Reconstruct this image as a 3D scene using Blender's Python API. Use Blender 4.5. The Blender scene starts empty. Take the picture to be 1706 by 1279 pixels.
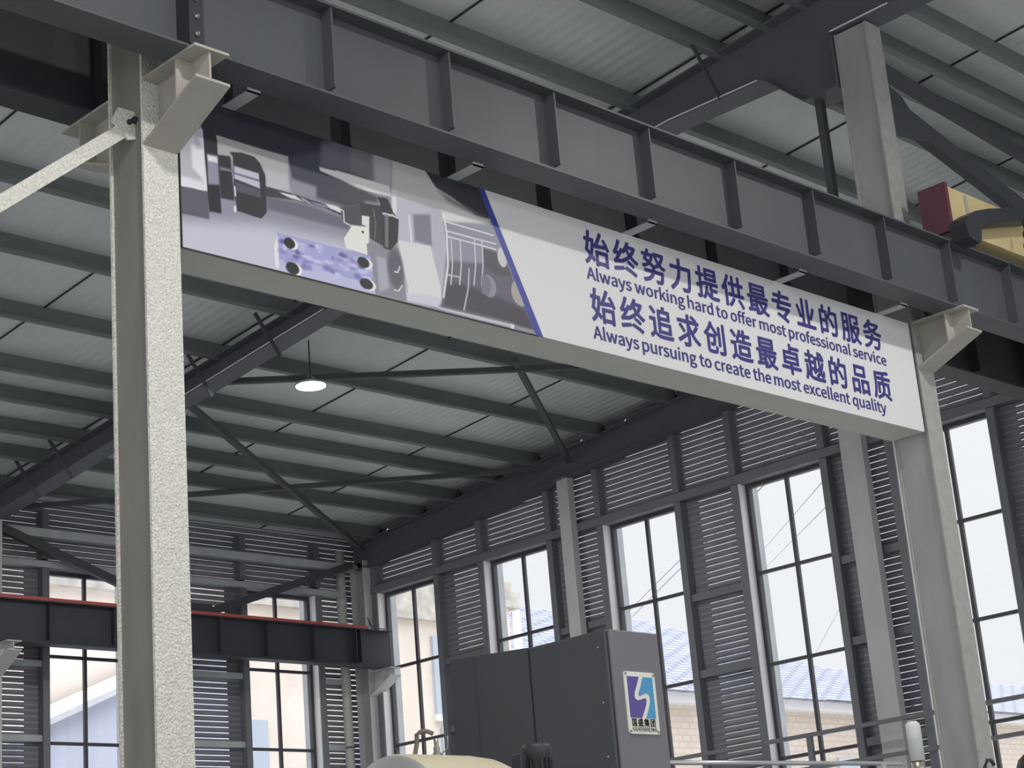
import bpy, math, random
import numpy as np
from mathutils import Vector, Matrix

random.seed(7)
SC = bpy.context.scene
COL = SC.collection
H = 1.6            # eye height of the photographer above the workshop floor; heights below are given from the eye

# ------------------------------------------------------------------ camera, sky, lamps' exposure
RW = ((0.71221184, -0.69727492, -0.0810061),
      (0.15705883, 0.27076055, -0.94974799),
      (0.68416871, 0.66369904, 0.30235205))
cd = bpy.data.cameras.new('camera'); cam = bpy.data.objects.new('camera', cd); COL.objects.link(cam)
cd.sensor_fit = 'HORIZONTAL'; cd.sensor_width = 36.0; cd.lens = 3106.5 * 36.0 / 1706.0
cd.clip_start = .05; cd.clip_end = 400
cam.matrix_world = Matrix(((RW[0][0], -RW[1][0], -RW[2][0], 0), (RW[0][1], -RW[1][1], -RW[2][1], 0),
                           (RW[0][2], -RW[1][2], -RW[2][2], H), (0, 0, 0, 1)))
SC.camera = cam
SC.view_settings.view_transform = 'Standard'; SC.view_settings.look = 'None'
SC.view_settings.exposure = 0.3; SC.view_settings.gamma = 1.0; SC.view_settings.use_curve_mapping = False

SKY_HORIZON = (0.765, 0.77, 0.80); SKY_ZENITH = (4.0, 4.1, 4.35); SKY_BELOW = (0.34, 0.34, 0.34)
wd = bpy.data.worlds.new('overcast_sky'); SC.world = wd; wd.use_nodes = True
nt = wd.node_tree; nt.nodes.clear()
wo = nt.nodes.new('ShaderNodeOutputWorld'); bg = nt.nodes.new('ShaderNodeBackground')
tc = nt.nodes.new('ShaderNodeTexCoord'); sp = nt.nodes.new('ShaderNodeSeparateXYZ'); cr = nt.nodes.new('ShaderNodeValToRGB')
mr = nt.nodes.new('ShaderNodeMapRange'); mr.inputs[1].default_value = -1; mr.inputs[2].default_value = 1
nt.links.new(tc.outputs['Generated'], sp.inputs[0]); nt.links.new(sp.outputs[2], mr.inputs[0]); nt.links.new(mr.outputs[0], cr.inputs[0])
el = cr.color_ramp.elements
el[0].position = 0.47; el[0].color = (*SKY_BELOW, 1); el[1].position = 1.0; el[1].color = (*SKY_ZENITH, 1)
e = el.new(0.50); e.color = (*SKY_HORIZON, 1)
e = el.new(0.70); e.color = (SKY_HORIZON[0] * 1.08, SKY_HORIZON[1] * 1.08, SKY_HORIZON[2] * 1.07, 1)
nt.links.new(cr.outputs[0], bg.inputs[0]); bg.inputs[1].default_value = 1.0; nt.links.new(bg.outputs[0], wo.inputs[0])

LAMP_WATTS = 125.0        # each pendant lamp, the added unseen ones too
LAMP_COLOR = (1.0, 0.97, 0.92)

# ------------------------------------------------------------------ materials
def lin(c):
    c = c / 255.0
    return c / 12.92 if c <= .04045 else ((c + .055) / 1.055) ** 2.4
def rgb(r, g, b): return (lin(r), lin(g), lin(b), 1)

def mat(name, col, rough=.55, metal=0.0, noise=0.0, nscale=6.0, bump=0.0, bscale=60.0, stretch=None, spec=.5):
    m = bpy.data.materials.new(name); m.use_nodes = True
    n = m.node_tree; b = n.nodes['Principled BSDF']
    b.inputs['Base Color'].default_value = col; b.inputs['Roughness'].default_value = rough; b.inputs['Metallic'].default_value = metal
    b.inputs['Specular IOR Level'].default_value = spec
    t = n.nodes.new('ShaderNodeTexCoord'); vec = t.outputs['Object']
    if stretch:
        mp = n.nodes.new('ShaderNodeMapping'); mp.inputs['Scale'].default_value = stretch
        n.links.new(vec, mp.inputs[0]); vec = mp.outputs[0]
    if noise:
        nz = n.nodes.new('ShaderNodeTexNoise'); nz.inputs['Scale'].default_value = nscale; nz.inputs['Detail'].default_value = 5
        r = n.nodes.new('ShaderNodeMapRange'); r.inputs[1].default_value = .3; r.inputs[2].default_value = .7
        r.inputs[3].default_value = 1 - noise; r.inputs[4].default_value = 1 + noise
        mx = n.nodes.new('ShaderNodeVectorMath'); mx.operation = 'SCALE'; mx.inputs[0].default_value = col[:3]
        n.links.new(vec, nz.inputs[0]); n.links.new(nz.outputs[0], r.inputs[0]); n.links.new(r.outputs[0], mx.inputs['Scale'])
        n.links.new(mx.outputs[0], b.inputs['Base Color'])
    if bump:
        nz = n.nodes.new('ShaderNodeTexNoise'); nz.inputs['Scale'].default_value = bscale; nz.inputs['Detail'].default_value = 3
        bp = n.nodes.new('ShaderNodeBump'); bp.inputs['Strength'].default_value = bump; bp.inputs['Distance'].default_value = .016
        n.links.new(vec, nz.inputs[0]); n.links.new(nz.outputs[0], bp.inputs['Height']); n.links.new(bp.outputs[0], b.inputs['Normal'])
    return m

def emit(name, col, strength):
    m = bpy.data.materials.new(name); m.use_nodes = True; n = m.node_tree; n.nodes.clear()
    o = n.nodes.new('ShaderNodeOutputMaterial'); e = n.nodes.new('ShaderNodeEmission')
    e.inputs[0].default_value = (*col, 1); e.inputs[1].default_value = strength; n.links.new(e.outputs[0], o.inputs[0]); return m

def glass(name):
    m = bpy.data.materials.new(name); m.use_nodes = True; n = m.node_tree; n.nodes.clear()
    o = n.nodes.new('ShaderNodeOutputMaterial'); t = n.nodes.new('ShaderNodeBsdfTransparent'); g = n.nodes.new('ShaderNodeBsdfGlossy')
    t.inputs[0].default_value = (.97, .98, .98, 1); g.inputs['Roughness'].default_value = .02
    f = n.nodes.new('ShaderNodeLayerWeight'); f.inputs[0].default_value = .5
    p = n.nodes.new('ShaderNodeMath'); p.operation = 'POWER'; p.inputs[1].default_value = 5
    q = n.nodes.new('ShaderNodeMath'); q.operation = 'MULTIPLY_ADD'; q.inputs[1].default_value = .9; q.inputs[2].default_value = .03
    x = n.nodes.new('ShaderNodeMixShader')
    n.links.new(f.outputs['Facing'], p.inputs[0]); n.links.new(p.outputs[0], q.inputs[0]); n.links.new(q.outputs[0], x.inputs[0])
    n.links.new(t.outputs[0], x.inputs[1]); n.links.new(g.outputs[0], x.inputs[2]); n.links.new(x.outputs[0], o.inputs[0])
    return m

M = {}
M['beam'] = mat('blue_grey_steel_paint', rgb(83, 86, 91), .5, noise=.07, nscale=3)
M['beam_back'] = mat('shaded_dark_steel_paint', rgb(56, 59, 66), .55, noise=.08, nscale=3)  # dark steel, with the shadow behind the banner darkened into the colour
M['rafter'] = mat('charcoal_steel_paint', rgb(96, 99, 107), .55, noise=.06, nscale=3)
M['purlin'] = mat('grey_galvanised_purlin', rgb(120, 124, 126), .5, noise=.10, nscale=8, stretch=(.25, 1, 1))
M['brace'] = mat('brace_steel_paint', rgb(74, 77, 82), .6)
M['column'] = mat('thick_fireproof_paint', rgb(240, 238, 229), .8, noise=.20, nscale=95, bump=1.0, bscale=85)
M['column_dimmed'] = mat('dimmed_column_paint', rgb(170, 169, 167), .7, noise=.10, nscale=14, bump=.4, bscale=70)  # greyer than the left column's paint, standing for the weaker light here
M['column_web'] = mat('smooth_column_paint', rgb(168, 168, 169), .65, noise=.12, nscale=5, stretch=(1, 1, .3))
M['column_web_shaded'] = mat('shaded_side_paint', rgb(142, 140, 134), .65, noise=.14, nscale=5, stretch=(1, 1, .3))  # colour darkened to imitate the dimly lit side of the left column
M['corbel'] = mat('grey_corbel_paint', rgb(178, 174, 166), .6, noise=.05, nscale=6)
M['wall_column'] = mat('grey_wall_column_paint', rgb(198, 199, 201), .6, noise=.06, nscale=4, stretch=(1, 1, .3))
M['sheet'] = mat('roof_sheet', rgb(222, 226, 227), .42, noise=.05, nscale=2)
M['lap'] = mat('dark_lap_sealant', rgb(56, 59, 62), .8)
M['clad'] = mat('ribbed_cladding', rgb(138, 140, 148), .45, metal=.0, noise=.12, nscale=4)
M['post'] = mat('grey_post_paint', rgb(118, 120, 126), .55, noise=.06)
M['girt'] = mat('galvanised_girt', rgb(182, 186, 190), .45, noise=.08)
M['frame'] = mat('dark_window_frame', rgb(74, 74, 80), .5)
M['reveal'] = mat('white_reveal_sheet', rgb(240, 240, 242), .45)
M['glass'] = glass('window_glass')
M['white_print'] = mat('white_sign_print', rgb(228, 228, 230), .55)
M['sign_body'] = mat('grey_sign_frame', rgb(212, 214, 207), .55, noise=.03)
M['sign_edge'] = mat('dark_sign_edge', rgb(60, 60, 62), .6)
M['blue'] = mat('blue_print', rgb(62, 72, 158), .5)
M['ink'] = mat('indigo_lettering', rgb(62, 60, 132), .5)
M['red'] = mat('red_conductor_rail', rgb(190, 92, 90), .5)
M['rail'] = mat('worn_crane_rail', rgb(150, 152, 146), .4, metal=.4)
M['yellow'] = mat('yellow_crane_paint', rgb(214, 196, 148), .5, noise=.05)
M['maroon'] = mat('dark_red_buffer_paint', rgb(104, 62, 76), .55)
M['black'] = mat('black_steel', rgb(52, 54, 60), .5)
M['chain'] = mat('dark_chain', rgb(54, 48, 46), .5, metal=.5)
M['cabinet'] = mat('charcoal_cabinet_paint', rgb(70, 72, 77), .42, noise=.05, nscale=2)
M['cabinet_side'] = mat('charcoal_cabinet_side', rgb(122, 120, 128), .42, noise=.04, nscale=2)
M['beige'] = mat('beige_machine_paint', rgb(206, 200, 172), .45, noise=.04)
M['grey_cap'] = mat('grey_end_cap', rgb(158, 158, 158), .45)
M['hose'] = mat('brown_grey_hose', rgb(120, 110, 104), .45)
M['metal'] = mat('worn_fitting_metal', rgb(160, 152, 146), .35, metal=.6)
M['clear'] = mat('frosted_lamp_tube', rgb(214, 218, 220), .18)
M['silver'] = mat('silver_rod', rgb(200, 204, 206), .3, metal=.4)
M['plate'] = mat('white_badge_plate', rgb(236, 234, 226), .4)
M['violet'] = mat('violet_badge_print', rgb(98, 84, 158), .45)
M['cyan'] = mat('sky_blue_badge_print', rgb(82, 158, 204), .45)
M['olive'] = mat('grey_badge_lettering', rgb(112, 114, 110), .5)
M['pvc'] = mat('white_pvc_pipe', rgb(206, 206, 198), .4)
M['floor'] = mat('grey_concrete_floor', rgb(170, 172, 170), .6, noise=.12, nscale=1.5)
M['ground'] = mat('pale_yard_concrete', rgb(188, 186, 180), .8, noise=.1, nscale=.6)
M['plaster'] = mat('beige_render', rgb(232, 220, 208), .85, noise=.07, nscale=1.2)
M['stain'] = mat('weathered_coping', rgb(196, 190, 182), .9, noise=.25, nscale=4)
M['paleblue'] = mat('pale_blue_shed_sheet', rgb(226, 230, 250), .6, noise=.05, nscale=1, stretch=(4, 4, .3))
M['winblue'] = mat('pale_house_window', rgb(186, 196, 208), .3)
M['trim'] = mat('white_house_trim', rgb(236, 236, 240), .6)
M['tileroof_base'] = None
M['wire'] = mat('grey_cable', rgb(196, 196, 204), .6)

def tile_mat():
    m = bpy.data.materials.new('grey_blue_roof_tiles'); m.use_nodes = True; n = m.node_tree; b = n.nodes['Principled BSDF']
    t = n.nodes.new('ShaderNodeTexCoord'); mp = n.nodes.new('ShaderNodeMapping'); mp.inputs['Scale'].default_value = (1, 1, 1)
    br = n.nodes.new('ShaderNodeTexBrick'); br.inputs['Scale'].default_value = 3.2
    br.inputs['Color1'].default_value = rgb(150, 153, 168); br.inputs['Color2'].default_value = rgb(166, 168, 180); br.inputs['Mortar'].default_value = rgb(116, 120, 138)
    br.inputs['Mortar Size'].default_value = .05
    n.links.new(t.outputs['UV'], mp.inputs[0]); n.links.new(mp.outputs[0], br.inputs[0]); n.links.new(br.outputs[0], b.inputs['Base Color'])
    b.inputs['Roughness'].default_value = .7
    bp = n.nodes.new('ShaderNodeBump'); bp.inputs['Strength'].default_value = .6; n.links.new(br.outputs['Fac'], bp.inputs['Height']); bp.invert = True
    n.links.new(bp.outputs[0], b.inputs['Normal']); return m
M['tiles'] = tile_mat()
def brick_mat():
    m = bpy.data.materials.new('pale_brick'); m.use_nodes = True; n = m.node_tree; b = n.nodes['Principled BSDF']
    t = n.nodes.new('ShaderNodeTexCoord'); br = n.nodes.new('ShaderNodeTexBrick'); br.inputs['Scale'].default_value = 2.6
    br.inputs['Color1'].default_value = rgb(220, 208, 196); br.inputs['Color2'].default_value = rgb(214, 200, 189); br.inputs['Mortar'].default_value = rgb(200, 189, 180)
    br.inputs['Mortar Size'].default_value = .03
    n.links.new(t.outputs['UV'], br.inputs[0]); n.links.new(br.outputs[0], b.inputs['Base Color']); b.inputs['Roughness'].default_value = .85
    return m
M['brick'] = brick_mat()

# fine ribs of the roof sheets run down the slope
def rib_sheet(m):
    n = m.node_tree; b = n.nodes['Principled BSDF']
    t = n.nodes.new('ShaderNodeTexCoord'); w = n.nodes.new('ShaderNodeTexWave'); w.bands_direction = 'X'; w.inputs['Scale'].default_value = 2.4
    w.inputs['Distortion'].default_value = .6; w.inputs['Detail'].default_value = 1
    bp = n.nodes.new('ShaderNodeBump'); bp.inputs['Strength'].default_value = .35; bp.inputs['Distance'].default_value = .012
    n.links.new(t.outputs['Object'], w.inputs[0]); n.links.new(w.outputs[0], bp.inputs['Height']); n.links.new(bp.outputs[0], b.inputs['Normal'])
rib_sheet(M['sheet'])

# ------------------------------------------------------------------ mesh building
ORG = {}
class MB:
    """collects shapes and links them as ONE mesh object; heights are from the eye level"""
    def __init__(s): s.v = []; s.f = []; s.mi = []; s.sm = []; s.cur = 0
    def add(s, vs, fs, smooth=False):
        o = len(s.v); s.v += [tuple(p) for p in vs]; s.f += [tuple(i + o for i in f) for f in fs]
        s.mi += [s.cur] * len(fs); s.sm += [smooth] * len(fs); return s
    def box(s, x0, x1, y0, y1, z0, z1):
        x0, x1 = sorted((x0, x1)); y0, y1 = sorted((y0, y1)); z0, z1 = sorted((z0, z1))
        v = [(x0, y0, z0), (x1, y0, z0), (x1, y1, z0), (x0, y1, z0), (x0, y0, z1), (x1, y0, z1), (x1, y1, z1), (x0, y1, z1)]
        return s.add(v, [(0, 3, 2, 1), (4, 5, 6, 7), (0, 1, 5, 4), (1, 2, 6, 5), (2, 3, 7, 6), (3, 0, 4, 7)])
    def prism(s, poly, axis, a, b):
        """polygon given in the plane across `axis`, pushed from a to b"""
        def P(p, t):
            return {'X': (t, p[0], p[1]), 'Y': (p[0], t, p[1]), 'Z': (p[0], p[1], t)}[axis]
        n = len(poly)
        ar = sum(poly[i][0] * poly[(i + 1) % n][1] - poly[(i + 1) % n][0] * poly[i][1] for i in range(n))
        if (ar < 0) != (axis == 'Y'): poly = poly[::-1]
        a, b = sorted((a, b))
        v = [P(p, a) for p in poly] + [P(p, b) for p in poly]
        f = [tuple(range(n))[::-1], tuple(range(n, 2 * n))] + [(i, (i + 1) % n, n + (i + 1) % n, n + i) for i in range(n)]
        return s.add(v, f)
    def bar(s, p, q, w, h, up=(0, 0, 1)):
        p = Vector(p); q = Vector(q); d = (q - p).normalized(); u = Vector(up); sd = d.cross(u).normalized(); u = sd.cross(d).normalized()
        v = []
        for c in (p, q):
            for a, b in ((-1, -1), (1, -1), (1, 1), (-1, 1)): v.append(c + sd * a * w / 2 + u * b * h / 2)
        return s.add(v, [(0, 3, 2, 1), (4, 5, 6, 7), (0, 1, 5, 4), (1, 2, 6, 5), (2, 3, 7, 6), (3, 0, 4, 7)])
    def tube(s, pts, r, n=10):
        pts = [Vector(p) for p in pts]; rings = []
        for i, p in enumerate(pts):
            d = (pts[min(i + 1, len(pts) - 1)] - pts[max(i - 1, 0)]).normalized()
            u = Vector((0, 0, 1)) if abs(d.z) < .9 else Vector((1, 0, 0)); a = d.cross(u).normalized(); b = d.cross(a)
            rr = r[i] if isinstance(r, (list, tuple)) else r
            rings.append([p + (a * math.cos(2 * math.pi * k / n) + b * math.sin(2 * math.pi * k / n)) * rr for k in range(n)])
        v = [x for g in rings for x in g]; f = []
        for i in range(len(pts) - 1):
            for k in range(n): f.append((i * n + k, (i + 1) * n + k, (i + 1) * n + (k + 1) % n, i * n + (k + 1) % n))
        s.add(v, f, True); o = len(s.v) - len(v)
        s.add([], []); m = len(s.v) - len(v)
        s.f += [tuple(o + k for k in range(n)), tuple(o + (len(pts) - 1) * n + k for k in range(n))[::-1]]; s.mi += [s.cur] * 2; s.sm += [False] * 2
        return s
    def lathe(s, c, prof, axis='Z', n=24):
        """profile of (radius, position along the axis)"""
        v = []; f = []
        for r, t in prof:
            for k in range(n):
                a = 2 * math.pi * k / n; x, y = r * math.cos(a), r * math.sin(a)
                v.append({'Z': (c[0] + x, c[1] + y, c[2] + t), 'X': (c[0] + t, c[1] + x, c[2] + y), 'Y': (c[0] + y, c[1] + t, c[2] + x)}[axis])
        for i in range(len(prof) - 1):
            for k in range(n): f.append((i * n + k, i * n + (k + 1) % n, (i + 1) * n + (k + 1) % n, (i + 1) * n + k))
        s.add(v, f, True); o = len(s.v) - len(v); m = len(prof)
        s.f += [tuple(o + k for k in range(n))[::-1], tuple(o + (m - 1) * n + k for k in range(n))]; s.mi += [s.cur] * 2; s.sm += [False] * 2
        return s
    def build(s, name, m, parent=None, bevel=0, uv=None):
        org = Vector((0, 0, 0))
        q = parent
        while q is not None: org += Vector(q.location); q = q.parent
        me = bpy.data.meshes.new(name)
        vs = [(x - org.x, y - org.y, z + H - org.z) for x, y, z in s.v]
        me.from_pydata(vs, [], s.f)
        for mm in (m if isinstance(m, (list, tuple)) else [m]): me.materials.append(mm)
        me.polygons.foreach_set('material_index', s.mi); me.polygons.foreach_set('use_smooth', s.sm); me.update()
        if uv:
            l = me.uv_layers.new(name='UVMap')
            for lp in me.loops:
                l.data[lp.index].uv = uv(Vector(s.v[lp.vertex_index]))
        o = bpy.data.objects.new(name, me); COL.objects.link(o)
        if parent is not None: o.parent = parent
        if bevel:
            b = o.modifiers.new('edge', 'BEVEL'); b.width = bevel; b.segments = 2; b.limit_method = 'ANGLE'
        return o

def tag(o, label, cat, group=None):
    o['label'] = label; o['category'] = cat
    if group: o['group'] = group
    return o
def thing(name, label, cat, loc, group=None):
    o = bpy.data.objects.new(name, None); COL.objects.link(o); o.location = (loc[0], loc[1], loc[2] + H); o.empty_display_size = .2
    return tag(o, label, cat, group)
def structure(o): o['kind'] = 'structure'; return o
def root_struct(name, loc):
    o = bpy.data.objects.new(name, None); COL.objects.link(o); o.location = (loc[0], loc[1], loc[2] + H); o.empty_display_size = .2
    return structure(o)
def shifted(o, d):
    c = o.copy(); c.location = Vector(o.location) + Vector(d); COL.objects.link(c)
    if o.parent: c.parent = o.parent
    return c
def copy_thing(o, loc, label=None, group=None):
    c = o.copy(); COL.objects.link(c); c.location = (loc[0], loc[1], loc[2] + H)
    if label: c['label'] = label
    if group: c['group'] = group
    for ch in list(o.children):
        k = ch.copy(); COL.objects.link(k); k.parent = c
        for g in list(ch.children):
            q = g.copy(); COL.objects.link(q); q.parent = k
    return c
ORDS = ['first', 'second', 'third', 'fourth', 'fifth', 'sixth', 'seventh', 'eighth', 'ninth', 'tenth', 'eleventh', 'twelfth', 'thirteenth', 'fourteenth', 'fifteenth', 'sixteenth']

# ------------------------------------------------------------------ the shell: floor, roof sheets, ribbed walls, windows
def zs(y): return 6.57 + .08 * (19.1 - y)          # underside of the roof sheets
FZ = -H
GX = 17.85; RY = 20.9                               # planes of the gable cladding and of the rear cladding
XW = -13.0; YW = -13.0                              # how far the hall runs to the left and behind the camera

fl = MB(); fl.box(XW, GX + .1, YW, RY + .1, FZ - .12, FZ)
structure(fl.build('floor', M['floor']))
yard = MB(); yard.box(-60, 140, -80, 140, FZ - .4, FZ - .14)
tag(yard.build('yard_ground', M['ground']), 'pale concrete ground of the yard outside the windows', 'ground')['kind'] = 'structure'

ce = MB(); ce.prism([(YW, zs(YW)), (RY + .12, zs(RY + .12)), (RY + .12, zs(RY + .12) + .06), (YW, zs(YW) + .06)], 'X', XW, GX + .12)
ceiling = structure(ce.build('ceiling', M['sheet']))
for k in range(-9, 5):
    x = 7.23 + 2.21 * k
    if x > GX: continue
    lb = MB(); lb.bar((x, YW + .1, zs(YW + .1) - .006), (x, RY - .05, zs(RY - .05) - .006), .016, .014); lb.build('sheet_lap', M['lap'], ceiling)

def louvre(mb, wall, a0, a1, z0, z1, gap, pitch=.076):
    """level blades with a narrow slit of daylight between each two, from a0 to a1 along the wall"""
    n = int((z1 - z0) / pitch)
    prof = ((0.0, 0.0), (-.026, .018), (-.034, .036), (-.026, .052), (.0, pitch - gap))
    for i in range(n + 1):
        zb = z0 + i * pitch; vs = []; fs = []
        for d, dz in prof:
            z = min(z1, zb + dz * (1 if dz < pitch - gap else 1))
            for a in (a0, a1): vs.append((GX + d, a, z) if wall == 'G' else (a, RY + d, z))
        for k in range(len(prof) - 1): fs.append((2 * k, 2 * k + 1, 2 * k + 3, 2 * k + 2))
        mb.add(vs, fs, True)
    return mb
def wbox(mb, wall, a0, a1, d0, d1, z0, z1):
    return mb.box(GX + d0, GX + d1, a0, a1, z0, z1) if wall == 'G' else mb.box(a0, a1, RY + d0, RY + d1, z0, z1)

HEAD = 5.445; SILL = -.6; TR = (4.39, 3.285, 2.18, 1.08, -.02)
GW = [19.67 - 2.2585 * k for k in range(9)]         # centre lines of the gable windows, counted from the far corner
RWN = [16.33 - 3.14 * k for k in range(3)]          # centre lines of the rear windows
WH = .56

def window(num, wall, c):
    r = root_struct('window_%d' % num, (GX, c, SILL) if wall == 'G' else (c, RY, SILL))
    f = MB()
    for s in (-1, 1): wbox(f, wall, c + s * WH, c + s * (WH + .05), 0, .07, SILL, HEAD + .05)
    wbox(f, wall, c - WH, c + WH, 0, .07, HEAD, HEAD + .05); wbox(f, wall, c - WH, c + WH, 0, .07, SILL, SILL + .05)
    f.build('window_frame', M['frame'], r)
    m = MB(); wbox(m, wall, c - .022, c + .022, .01, .055, SILL + .05, HEAD); m.build('mullion', M['frame'], r)
    for z in TR:
        t = MB(); wbox(t, wall, c - WH, c - .022, .012, .053, z - .02, z + .02); wbox(t, wall, c + .022, c + WH, .012, .053, z - .02, z + .02); t.build('transom', M['frame'], r)
    g = MB(); wbox(g, wall, c - WH, c + WH, .030, .034, SILL + .05, HEAD); g.build('glass', M['glass'], r)
    for s in (-1, 1):
        v = MB(); wbox(v, wall, c + s * (WH + .05), c + s * (WH + .062), -.13, .07, SILL, HEAD + .05); v.build('reveal', M['reveal'], r)
        o = MB(); wbox(o, wall, c + s * (WH + .012), c + s * (WH + .05), .07, .19, SILL, HEAD + .05); o.build('outer_reveal', M['girt'], r)
        p = MB(); wbox(p, wall, c + s * (WH + .062), c + s * (WH + .16), -.15, .02, FZ, HEAD + .05)
        top = (zs(c + s * WH) - .35) if wall == 'G' else 6.25
        wbox(p, wall, c + s * (WH + .062), c + s * (WH + .16), -.15, .02, HEAD + .17, top)
        p.build('jamb_post', M['post'], r)
        if s == -1:
            k = MB(); wbox(k, wall, c - (WH + .16), c - (WH + .36), -.028, -.022, FZ, HEAD + .05); k.build('closure_plate', M['post'], r)
    hr = MB(); wbox(hr, wall, c - WH - .05, c + WH + .05, -.15, .07, HEAD + .05, HEAD + .06); hr.build('head_reveal', M['post'], r)
    o = MB(); wbox(o, wall, c - WH, c + WH, -.13, .07, SILL - .05, SILL); o.build('window_sill', M['reveal'], r)
    return r

n = 1
for c in GW: window(n, 'G', c); n += 1
for c in RWN: window(n, 'R', c); n += 1

gw = MB(); EO = WH + .16
edges = [RY] + [v for c in GW for v in (c + EO, c - EO)] + [YW]
for i in range(0, len(edges), 2): louvre(gw, 'G', edges[i], edges[i + 1], FZ, HEAD + .05, .005)
for c in GW: louvre(gw, 'G', c + EO, c - EO, FZ, SILL - .05, .0)
y = RY
while y > YW:
    y2 = max(YW, y - .8); louvre(gw, 'G', y, y2, HEAD + .05, zs(y) - .28, .004); louvre(gw, 'G', y, y2, zs(y) - .28, zs(y2) + .03, .0); y = y2
structure(gw.build('wall_right', M['clad']))
rw = MB()
edges = [GX] + [v for c in RWN for v in (c + EO, c - EO)] + [XW]
for i in range(0, len(edges), 2): louvre(rw, 'R', edges[i], edges[i + 1], FZ, HEAD + .05, .010)
for c in RWN: louvre(rw, 'R', c - EO, c + EO, FZ, SILL - .05, .0)
louvre(rw, 'R', XW, GX, HEAD + .05, zs(RY) + .03, .0025)
structure(rw.build('wall_rear', M['clad']))

g = MB(); g.box(GX - .16, GX - .02, YW, RY - .45, HEAD + .055, HEAD + .16)
tag(g.build('wall_girt', M['post']), 'long grey head girt over the tall windows of the gable wall', 'girt')
g = MB(); g.box(XW, GX - .35, RY - .16, RY - .02, HEAD + .055, HEAD + .14)
tag(g.build('wall_girt', M['girt']), 'long pale head girt over the windows of the rear wall', 'girt')
g = MB(); g.box(XW, GX - .2, RY - .30, RY - .19, 5.86, 5.97)
tag(g.build('wall_girt', M['girt']), 'long pale tube girt high on the rear wall, just under the eave', 'girt')
lvl = {4.26: 'upper transom', 3.32: 'second transom', 2.18: 'third transom'}
for z, ln in lvl.items():
    for k in range(4):
        g = MB(); a0 = GW[k] - EO; a1 = GW[k + 1] + EO
        g.box(GX - .12, GX - .02, a0, a1, z - .045, z + .045)
        tag(g.build('wall_girt', M['post']), 'short girt between %s and %s gable windows from the corner, %s level' % (ORDS[k], ORDS[k + 1], ln), 'girt', 'short girts between the gable windows')
    if z > 3:
        for a0, a1, wh in ((RWN[0] + EO, GX - .3, 'right of the right-hand rear window'), (RWN[1] + EO, RWN[0] - EO, 'between the two rear windows'), (RWN[2] + EO, RWN[1] - EO, 'left of the left-hand rear window')):
            g = MB(); g.box(a0, a1, RY - .12, RY - .02, z - .04, z + .04)
            tag(g.build('wall_girt', M['girt']), 'short pale girt %s, %s level' % (wh, ln), 'girt', 'short girts between the rear windows')

# ------------------------------------------------------------------ steel frame
def hsec(mb_f, mb_w, x0, x1, y0, y1, z0, z1, t=.016):
    mb_f.box(x0, x1, y0, y0 + t, z0, z1); mb_f.box(x0, x1, y1 - t, y1, z0, z1)
    xc = (x0 + x1) / 2; mb_w.box(xc - .006, xc + .006, y0 + t, y1 - t, z0, z1)

def corbel(root, xc, w, yf, ytip, ztop, dtip, droot, m=None):
    """bracket that leaves the column face at yf and ends at ytip"""
    m = m or M['corbel']; s = 1 if ytip > yf else -1
    t = MB(); t.box(xc - w / 2, xc + w / 2, yf, ytip, ztop - .014, ztop); t.build('corbel_top_flange', m, root)
    zt = ztop - dtip; zr = ztop - droot
    b = MB(); b.prism([(yf, zr), (ytip, zt), (ytip, zt + .014), (yf, zr + .014)], 'X', xc - w / 2, xc + w / 2); b.build('corbel_bottom_flange', m, root)
    e = MB(); e.prism([(yf, ztop - .014), (ytip + s * -.02, ztop - .014), (ytip + s * -.02, zt + .016), (yf, zr + .014)], 'X', xc - .006, xc + .006); e.build('corbel_web', m, root)
    yq = yf + (ytip - yf) * .62; zq = zr + (zt - zr) * .62
    q = MB(); q.box(xc - w / 2 + .004, xc - .006, yq - .006, yq + .006, zq + .016, ztop - .014); q.box(xc + .006, xc + w / 2 - .004, yq - .006, yq + .006, zq + .016, ztop - .014); q.build('corbel_stiffener', m, root)

BT = 4.383     # level of the corbels = underside of the crane beams
def bay_column(x0, x1, ztop, label, mflange, mweb):
    xc = (x0 + x1) / 2
    c = thing('steel_column', label, 'column', (xc, 7.15, FZ))
    for y0 in (7.0, 7.284):
        f = MB(); f.box(x0, x1, y0, y0 + .016, FZ, ztop); f.build('column_flange', mflange, c)
    w = MB(); w.box(x0 + .014, x0 + .026, 7.016, 7.284, FZ, ztop); w.box(x1 - .026, x1 - .014, 7.016, 7.284, FZ, ztop); w.build('column_web', mweb, c)
    b = MB(); b.box(x0 - .08, x1 + .08, 6.93, 7.37, FZ - .0, FZ + .025); b.build('base_plate', M['corbel'], c)
    corbel(c, xc, x1 - x0, 7.0, 6.55, BT, .18, .365); corbel(c, xc, x1 - x0, 7.3, 7.74, BT, .18, .365)
    return c
colL = bay_column(4.775, 4.977, 7.30, 'bright rough-painted steel column at the left end of the banner', M['column'], M['column_web_shaded'])
g = MB(); g.prism([(4.694, 4.232), (4.848, 4.234), (4.846, 4.105), (4.747, 4.071), (4.656, 4.153)], 'Y', 7.085, 7.099); gus = g.build('gusset_plate', M['column'], colL)
for x, z, r in ((4.752, 4.166, .014), (4.783, 4.184, .019), (4.80, 4.160, .008)):
    b = MB(); b.lathe((x, 7.085, z), [(r, .002), (r, -.012), (r * .55, -.012), (r * .55, -.026)], 'Y', 8); b.build('bolt', M['black'], gus)
colR = bay_column(11.515, 11.718, 6.90, 'pale grey steel column at the right end of the banner', M['column_dimmed'], M['column_web'])

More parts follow.
